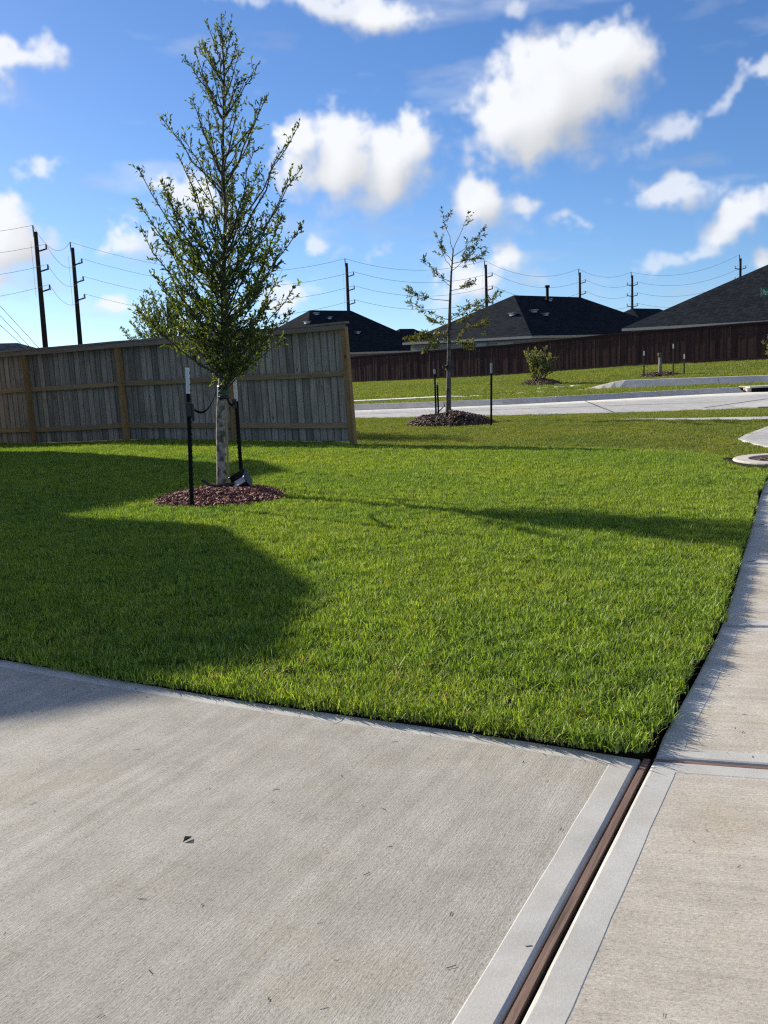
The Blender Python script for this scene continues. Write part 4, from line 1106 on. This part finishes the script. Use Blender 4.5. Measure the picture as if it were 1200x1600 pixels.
for (x_, z_, dy) in ((-2.43, 3.42, .1), (-2.46, 3.02, -.15), (-2.55, 2.83, .2), (-2.12, 3.86, -.1), (-1.84, 4.42, .05), (-2.45, 2.35, .3), (-2.55, 1.98, -.2), (-.67, 3.78, .1), (-.95, 4.03, -.1), (-.66, 3.4, .25), (-.60, 2.76, -.1), (-.72, 2.2, .2), (-.74, 1.9, -.3), (-1.04, 4.40, .1), (-.92, 1.62, .35), (-2.3, 1.66, .3), (-1.72, 4.58, .08)):
    pull = .13 if z_ < 3.2 else .05; x_ += pull if x_ < ax(z_).x else -pull; z_ -= .04
    b = Vector((x_, 10.54 + dy, z_)); h_ = abs(x_ - ax(z_).x); a = ax(max(1.22, z_ - h_ * r.uniform(.9, 1.35) - .1)); brs.append(([p - T1 for p in arc(a, b, .06, r)], .003 + .006 * (b - a).length))
brs.append(([ax(z_) + Vector((.01 * math.sin(z_ * 9), 0, 0)) - T1 for z_ in (3.9, 4.1, 4.3, 4.5, 4.67, 4.79)], .006))
up_, lo_ = [b for b in brs if b[0][-1].z > 3.35], [b for b in brs if b[0][-1].z <= 3.35]
grow(up_, r, limbs, V, F, rn, .062, .17, .019, .050, .019, .40, .45, .16)
grow(lo_, r, limbs, V, F, rn, .044, .22, .0165, .056, .022, .45, .30, .24)
for i in range(9):                                                   # bare sprigs sticking out
    z0 = r.uniform(1.4, 2.6); phi = r.uniform(0, 6.28); a = ax(z0) + Vector((math.cos(phi), math.sin(phi), 0)) * .3; b = a + Vector((math.cos(phi) * .45, math.sin(phi) * .45, r.uniform(.4, .7)))
    limbs.tube([p - T1 for p in arc(a, b, .05, r, 5)], [.004, .0035, .003, .002, .0012], 3, 0, False)
limbs.build('limbs', M_twig, tree, True); leafmesh('crown', V, F, rn, M_oak, tree)

# --- the thin oak by the road
T2 = Vector((1.53, 22.5, -.06)); tree = empty('red_oak', tuple(T2), 'thin sparse young oak staked in a dark mulch mound by the road', 'tree', 'young street trees')
tr = [(1.53, -.1), (1.535, .2), (1.57, 1.04), (1.60, 1.89), (1.64, 2.58), (1.68, 3.13), (1.72, 3.54), (1.74, 3.68)]
ax2 = lambda z: Vector((interp([(b, a) for a, b in tr], z), 22.5, z))
m = MB(); zz = [-.05, .1, .3, .6, 1.0, 1.5, 2.0, 2.6, 3.1, 3.68]; m.tube([ax2(z) - T2 for z in zz], [.085, .07, .062, .056, .05, .044, .038, .030, .022, .014], 10); m.build('trunk', M_bark2, tree, True)
limbs = MB(); V, F, rn = [], [], []; r = random.Random(6)
B2 = [((1.64, 2.58), (.71, 2.87), .4), ((1.63, 2.16), (.74, 2.59), .5), ((1.66, 3.0), (1.06, 3.51), .15), ((1.7, 3.44), (1.38, 3.94), .2), ((1.74, 3.65), (1.51, 4.57), .2), ((1.74, 3.68), (2.11, 4.46), .2), ((1.71, 3.52), (2.37, 4.04), .35), ((1.7, 3.38), (2.43, 3.56), .6), ((1.66, 3.2), (2.2, 3.7), .6), ((1.64, 2.79), (2.14, 2.9), .6), ((1.63, 2.3), (2.33, 2.53), .5), ((1.63, 2.16), (2.75, 2.71), .45), ((1.61, 1.96), (2.41, 2.05), .7), ((1.6, 1.86), (.69, 1.78), .7), ((1.6, 1.75), (1.04, 1.54), .8), ((1.6, 1.75), (2.11, 1.61), .7), ((1.62, 2.0), (1.1, 2.2), .6), ((1.65, 2.9), (1.3, 3.35), .2), ((1.62, 2.05), (2.0, 2.15), .7), ((1.6, 1.9), (1.25, 1.85), .8), ((1.68, 3.3), (1.45, 3.7), .3)]
for (a, b, dens) in B2:
    dy = r.uniform(-.55, .55); pa = Vector((a[0], 22.5, a[1])); pb = Vector((b[0], 22.5 + dy, b[1])); low = b[1] < 2.3
    grow([([p - T2 for p in arc(pa, pb, .05, r, 6, .02)], .007)], r, limbs, V, F, rn, (.055 / (.45 + dens)), .26, .030, .082, .028, .6 if low else .25, .15, .25 if dens > .4 else .42, 5, 3 if low else 2)
limbs.build('limbs', M_bark2, tree, True); leafmesh('crown', V, F, rn, M_red, tree)

# --- tree behind the grey fence
T3 = Vector((-4.5, 21.9, -.1)); tree = empty('background_tree', tuple(T3), 'dense dark green tree behind the grey fence, left of the staked oak', 'tree')
m = MB(); m.tube([(0, 0, 0), (.03, 0, .8), (0, 0, 1.8), (.1, 0, 2.6)], [.08, .06, .04, .02], 8); m.build('trunk', M_bark2, tree, True)
limbs = MB(); V, F, rn = [], [], []; brs = []
for i in range(80):
    zt = 1.5 + 1.65 * (i + .5) / 80; ph = i * 2.4; e = .95 * math.sqrt(max(.05, 1 - ((zt - 2.15) / 1.05) ** 2)) * r.uniform(.6, 1.05)
    brs.append((arc(Vector((0, 0, max(.9, zt - .9))), Vector((math.cos(ph) * e, math.sin(ph) * e, zt)), .1, r), .014))
grow(brs, r, limbs, V, F, rn, .065, .28, .024, .075, .030, .3, .3, .2); limbs.build('limbs', M_twig, tree, True); leafmesh('crown', V, F, rn, M_oak, tree)

# --- multi-stemmed shrubs on the bank
def shrub(x, y, H, W, nst, label, seed, LL=.12):
    z = z_verge(x, y); t = empty('shrub', (x, y, z), label, 'shrub', 'shrubs on the bank'); r = random.Random(seed); st = MB(); V, F, rn = [], [], []; brs = []
    for i in range(nst):
        ph = i * 2.4 + r.random(); e = W * math.sqrt((i + .5) / nst) * r.uniform(.8, 1.1); zt = H * r.uniform(.72, 1.05) * (1 - .2 * (e / W))
        brs.append((arc(Vector((r.uniform(-.08, .08), r.uniform(-.08, .08), .02)), Vector((math.cos(ph) * e, math.sin(ph) * e, zt)), .12, r, 7, .03), .022))
    grow(brs, r, st, V, F, rn, .075, .34, .04, LL, .04, .45, .3, .38, 5, 3); st.build('stems', M_bark2, t, True); leafmesh('foliage', V, F, rn, M_olive, t); return t


shrub(7.15, 44.5, 1.65, .85, 17, 'olive green multi-stemmed shrub in a mulch mound in front of the dark fence', 8)
shrub(19.0, 47.5, 1.5, .9, 16, 'shrub cut by the right edge in front of the dark fence', 9)
tz = z_verge(12.6, 45); t = empty('tree_stump', (12.6, 45, tz), 'short wrapped trunk of a cut young tree between stakes on the bank', 'stump')
MB().tube([(0, 0, -.05), (.01, 0, .4), (.0, 0, .85)], [.085, .075, .07], 9).build('trunk', M_bark, t, True); MB().tube([(0, 0, .83), (-.02, 0, 1.0)], [.10, .09], 9).build('cut_top', M_bark2, t, True)

# ---------------------------------------------------------------- mulch beds
def bed(poly, centre, height, zf, base, chip, nchip, clen, label, seed, lump=0.0, flat=.5):
    c = Vector((*centre, 0)); o = empty('mulch_bed', (*centre, zf(*centre)), label, 'mulch bed', 'mulch beds round the young trees'); r = random.Random(seed)
    P_ = [Vector((p[0] - centre[0], p[1] - centre[1])) for p in poly]; n_ = len(P_); rings = 9

    def hz(q, x, y): return height * (1 - q ** (1 / flat)) + lump * mnoise.noise(Vector((x * 2.2, y * 2.2, seed))) * (1 - q * q) + zf(centre[0] + x, centre[1] + y) - zf(*centre)
    m = MB(); m.v.append((0, 0, hz(0, 0, 0)))
    for k in range(1, rings + 1):
        for p in P_: q = k / rings; m.v.append((p.x * q, p.y * q, hz(q, p.x * q, p.y * q) - (.03 if k == rings else 0)))
    for i in range(n_): m.f.append((0, 1 + i, 1 + (i + 1) % n_)); m.mi.append(0)
    for k in range(rings - 1):
        for i in range(n_): a, b = 1 + k * n_ + i, 1 + k * n_ + (i + 1) % n_; m.f.append((a, a + n_, b + n_, b)); m.mi.append(0)
    m.build('mound', base, o, True)
    m = MB(); rn_ = []
    for _ in range(nchip):
        i = r.randrange(n_); q = math.sqrt(r.random()) * 1.02; t_ = r.random(); p = P_[i].lerp(P_[(i + 1) % n_], t_) * q; L = clen * r.uniform(.4, 1.2)
        Mx = Matrix.Rotation(r.uniform(0, 6.28), 3, 'Z') @ Matrix.Rotation(r.gauss(0, .4), 3, 'X') @ Matrix.Rotation(r.gauss(0, .4), 3, 'Y')
        m.box((p.x, p.y, hz(min(q, 1), p.x, p.y) + r.uniform(0, .018)), (L, L * r.uniform(.25, .5), L * .16), Mx, 0, .8); rn_ += [min(1, max(0, r.gauss(.5, .25)))] * 8
    ch = m.build('bark_chips', chip, o, kind='stuff'); at = ch.data.attributes.new('rnd', 'FLOAT', 'POINT'); at.data.foreach_set('value', rn_); return o


bed(BED1, (-1.66, 10.10), .085, z_lawn, M_mbase, M_mulch, 3400, .058, 'oval bed of reddish bark mulch under the staked oak', 2, .03, .5)
bed(BED2, (1.50, 21.4), .21, z_back, M_mbase2, M_mulch2, 2400, .09, 'raised mound of dark brown mulch under the thin oak by the road', 3, .10, .34)
bed(BED3, (7.15, 44.5), .22, z_verge, M_mbase2, M_mulch2, 900, .14, 'dark mulch mound under the olive green shrub', 4, .05, .5)
bed(BED4, (12.6, 45.0), .12, z_verge, M_mbase2, M_mulch2, 900, .14, 'dark mulch patch round the cut young tree on the bank', 5, .04, .5)

# ---------------------------------------------------------------- stakes, ties, spotlight
def tpost(base, top, label, tip=.22, tipm=None, w=.034, grp='steel stakes beside the young trees'):
    base, top = Vector(base), Vector(top); d = top - base; L = d.length; o = empty('steel_stake', tuple(base), label, 'stake', grp)
    q = d.to_track_quat('Z', 'Y').to_matrix(); 

    def sec(z0, z1, s_=1.0):
        m = MB(); a = w * s_
        for c, sz in (((0, -.2 * a, (z0 + z1) / 2), (a, .28 * a, z1 - z0)), ((0, .33 * a, (z0 + z1) / 2), (.24 * a, .75 * a, z1 - z0))): m.box(q @ Vector(c), sz, q)
        return m
    m = sec(-.25, L - tip); k = .06
    while k < L - tip: m.box(q @ Vector((0, -.42 * w, k)), (w * .4, w * .22, .018), q); k += .054
    m.build('shaft', M_black, o)
    m = sec(L - tip, L, 1.04); m.build('painted_tip', tipm or M_white, o)
    if tip > .1:
        m = MB(); k = L - tip + .03
        while k < L: m.box(q @ Vector((0, -.47 * w, k)), (w * .35, w * .2, .016), q); k += .054
        m.build('studs', M_black, o)
    return o


tpost((-1.826, 9.424, .02), (-1.78, 9.424, 1.345), 'black steel stake with white top in front of the leafy oak', .24)
tpost((-1.557, 10.92, .02), (-1.57, 10.92, 1.225), 'black steel stake with white top behind the leafy oak, by the spotlight', .26, None, .036)
tpost((1.22, 21.96, .1), (1.215, 21.96, 1.10), 'grey tipped steel stake left of the thin oak, nearer of the pair', .10, M_galv, .036)
tpost((1.30, 22.4, .1), (1.29, 22.4, .80), 'short steel stake just behind the pair left of the thin oak', .05, M_galv, .036)
tpost((2.22, 20.01, -.05), (2.25, 20.01, 1.20), 'steel stake standing right of the mulch mound of the thin oak', .2, M_galv, .036)
for x, y, hh, lab in ((11.75, 44.5, 1.15, 'steel stake left of the cut young tree on the bank'), (13.25, 45.2, 1.35, 'taller steel stake right of the cut young tree on the bank'), (13.5, 44.4, .9, 'shorter steel stake right of the cut young tree on the bank')):
    z = z_verge(x, y); tpost((x, y, z), (x, y, z + hh), lab, .2, M_galv, .06)
m = MB(); m.box((0, 0, .62), (.021, .021, 1.24)); o = m.build('wooden_stake', M_stakew, None, label='thin pale wooden stake right behind the leafy oak trunk', category='stake'); o.location = (-1.660, 10.64, .02); o.rotation_euler.y = R(1.6)


def ribbon(name, pts, wv, mat, label, cat='tree tie', grp=None):
    m = MB(); pts = [Vector(p) for p in pts]; wv = Vector(wv)
    for i, p in enumerate(pts): m.v += [tuple(p - wv), tuple(p + wv), tuple(p + wv + Vector((0, .004, 0))), tuple(p - wv + Vector((0, .004, 0)))]
    for i in range(len(pts) - 1):
        for j in range(4): m.f.append((i * 4 + j, i * 4 + (j + 1) % 4, i * 4 + 4 + (j + 1) % 4, i * 4 + 4 + j)); m.mi.append(0)
    o = m.build(name, mat, None, label=label, category=cat)
    if grp: o['group'] = grp
    return o


def sagline(a, b, s_, n_=14):
    a, b = Vector(a), Vector(b); return [a.lerp(b, i / (n_ - 1)) + Vector((0, 0, -s_ * 4 * (i / (n_ - 1)) * (1 - i / (n_ - 1)))) for i in range(n_)]


ribbon('tree_strap', sagline((-1.785, 9.42, 1.0), (-1.70, 10.50, 1.10), .14), (0.002, 0, .011), M_strap, 'slack black strap from the front stake to the leafy oak')
ribbon('tree_strap', sagline((-1.57, 10.90, .98), (-1.63, 10.56, 1.10), .10), (0.004, 0, .011), M_strap, 'black strap from the rear stake to the leafy oak')
o = empty('strap_buckle', (-1.79, 9.40, .90), 'black strap end knotted round the front stake', 'tree tie'); m = MB(); m.box((.0, -.012, .06), (.052, .05, .13), None, 0, .85); m.box((.034, -.012, .03), (.026, .03, .16)); m.build('knot', M_plastic, o)
o = empty('strap_buckle', (-1.57, 10.9, .88), 'black strap end knotted round the rear stake', 'tree tie'); m = MB(); m.box((-.01, -.012, .06), (.05, .05, .10), None, 0, .8); m.build('knot', M_plastic, o); m = MB(); m.tube([(-.02, -.02, .06), (-.06, -.03, .02), (-.05, -.03, -.06)], [.008, .007, .004], 5); m.build('loose_end', M_plastic, o)
o = empty('trunk_tie', (-1.637, 10.54, 1.08), 'green and black ties wound round the leafy oak trunk below the crown', 'tree tie')
for z, mt, nm in ((.0, M_green, 'green_band'), (-.055, M_plastic, 'black_band'), (.05, M_plastic, 'black_band')):
    m = MB(); m.tube([(.003, 0, z - .02), (0, 0, z + .02)], .061, 14); m.build(nm, mt, o, True)
o = empty('trunk_tie', (1.565, 22.5, 1.12), 'dark tie round the trunk of the thin oak', 'tree tie'); m = MB(); m.tube([(0, 0, -.05), (0, 0, .06)], .07, 10); m.box((.09, -.02, 0), (.1, .05, .07)); m.box((-.09, -.02, .02), (.08, .05, .05)); m.build('tie_band', M_plastic, o)

sl = empty('spotlight', (-1.45, 10.36, .10), 'black plastic garden spotlight tilted on the reddish mulch', 'garden light'); sl.rotation_euler = (0, 0, R(-20))
Q = Matrix.Rotation(R(-28), 3, 'Y') @ Matrix.Rotation(R(35), 3, 'X')
MB().box(Q @ Vector((0, 0, .02)), (.17, .12, .09), Q, 0, 1.15).build('housing', M_plastic, sl)
lens = MB().box(Q @ Vector((0, 0, .072)), (.165, .11, .008), Q).build('lens', M_lens, sl)
m = MB()
for (cx, cy, sx, sy, hh) in ((0, .068, .21, .008, .075), (.104, 0, .008, .14, .06), (-.104, .02, .008, .10, .035)): m.box(Q @ Vector((cx, cy, .07 + hh / 2)), (sx, sy, hh), Q)
m.build('hood', M_plastic, sl); m = MB(); m.tube([(0, 0, 0), (0, .02, -.12)], .014, 7); m.build('spike', M_plastic, sl)
m = MB(); m.tube([(-1.55, 10.34, .13), (-1.64, 10.36, .125), (-1.72, 10.28, .12), (-1.80, 10.30, .125), (-1.86, 10.33, .17), (-1.89, 10.33, .185)], .016, 7); m.build('drip_hose', M_plastic, None, True, label='short black hose lying round the leafy oak trunk on the mulch', category='hose')

# ---------------------------------------------------------------- litter on the concrete
r = random.Random(77); m = MB()
for i in range(120):
    x, y = r.uniform(-1.6, 1.5), r.uniform(1.7, 4.6)
    if y > interp([(-2, 4.7), (-1.15, 4.2), (-.55, 3.85), (.2, 3.48), (.8, 3.15), (1.6, 4.6)], x) - .03: continue
    L = r.uniform(.006, .024); a = r.uniform(0, 6.28); w_ = r.uniform(.0006, .0016); dx, dy = math.cos(a) * L / 2, math.sin(a) * L / 2; px, py = -math.sin(a) * w_, math.cos(a) * w_
    z = .0006; m.quad([(x - dx - px, y - dy - py, z), (x + dx - px, y + dy - py, z + r.uniform(0, .001)), (x + dx + px, y + dy + py, z + r.uniform(.0003, .0016)), (x - dx + px, y - dy + py, z + .0004)])
m.build('clippings', plain('dry_clipping', (.06, .052, .024), .9, .1, .5, 30), None, kind='stuff', label='scattered grass clippings on the concrete', category='clippings')
for x, y, a, s_, lab in ((-.615, 2.695, .9, 1.0, 'small dead leaf alone on the driveway left of centre'),):
    m = MB(); V, F, rn = [], [], []
    leaf(V, F, rn, Vector((0, 0, .0005)), Vector((math.cos(a), math.sin(a), .06)), Vector((.25, 0, 1)), .036, .020, .5); m.v, m.f, m.mi = V, F, [0] * len(F)
    o = m.build('dead_leaf', plain('dead_leaf_brown', (.15, .12, .055), .8, .2), None, label=lab, category='leaf'); o.location = (x, y, .0)
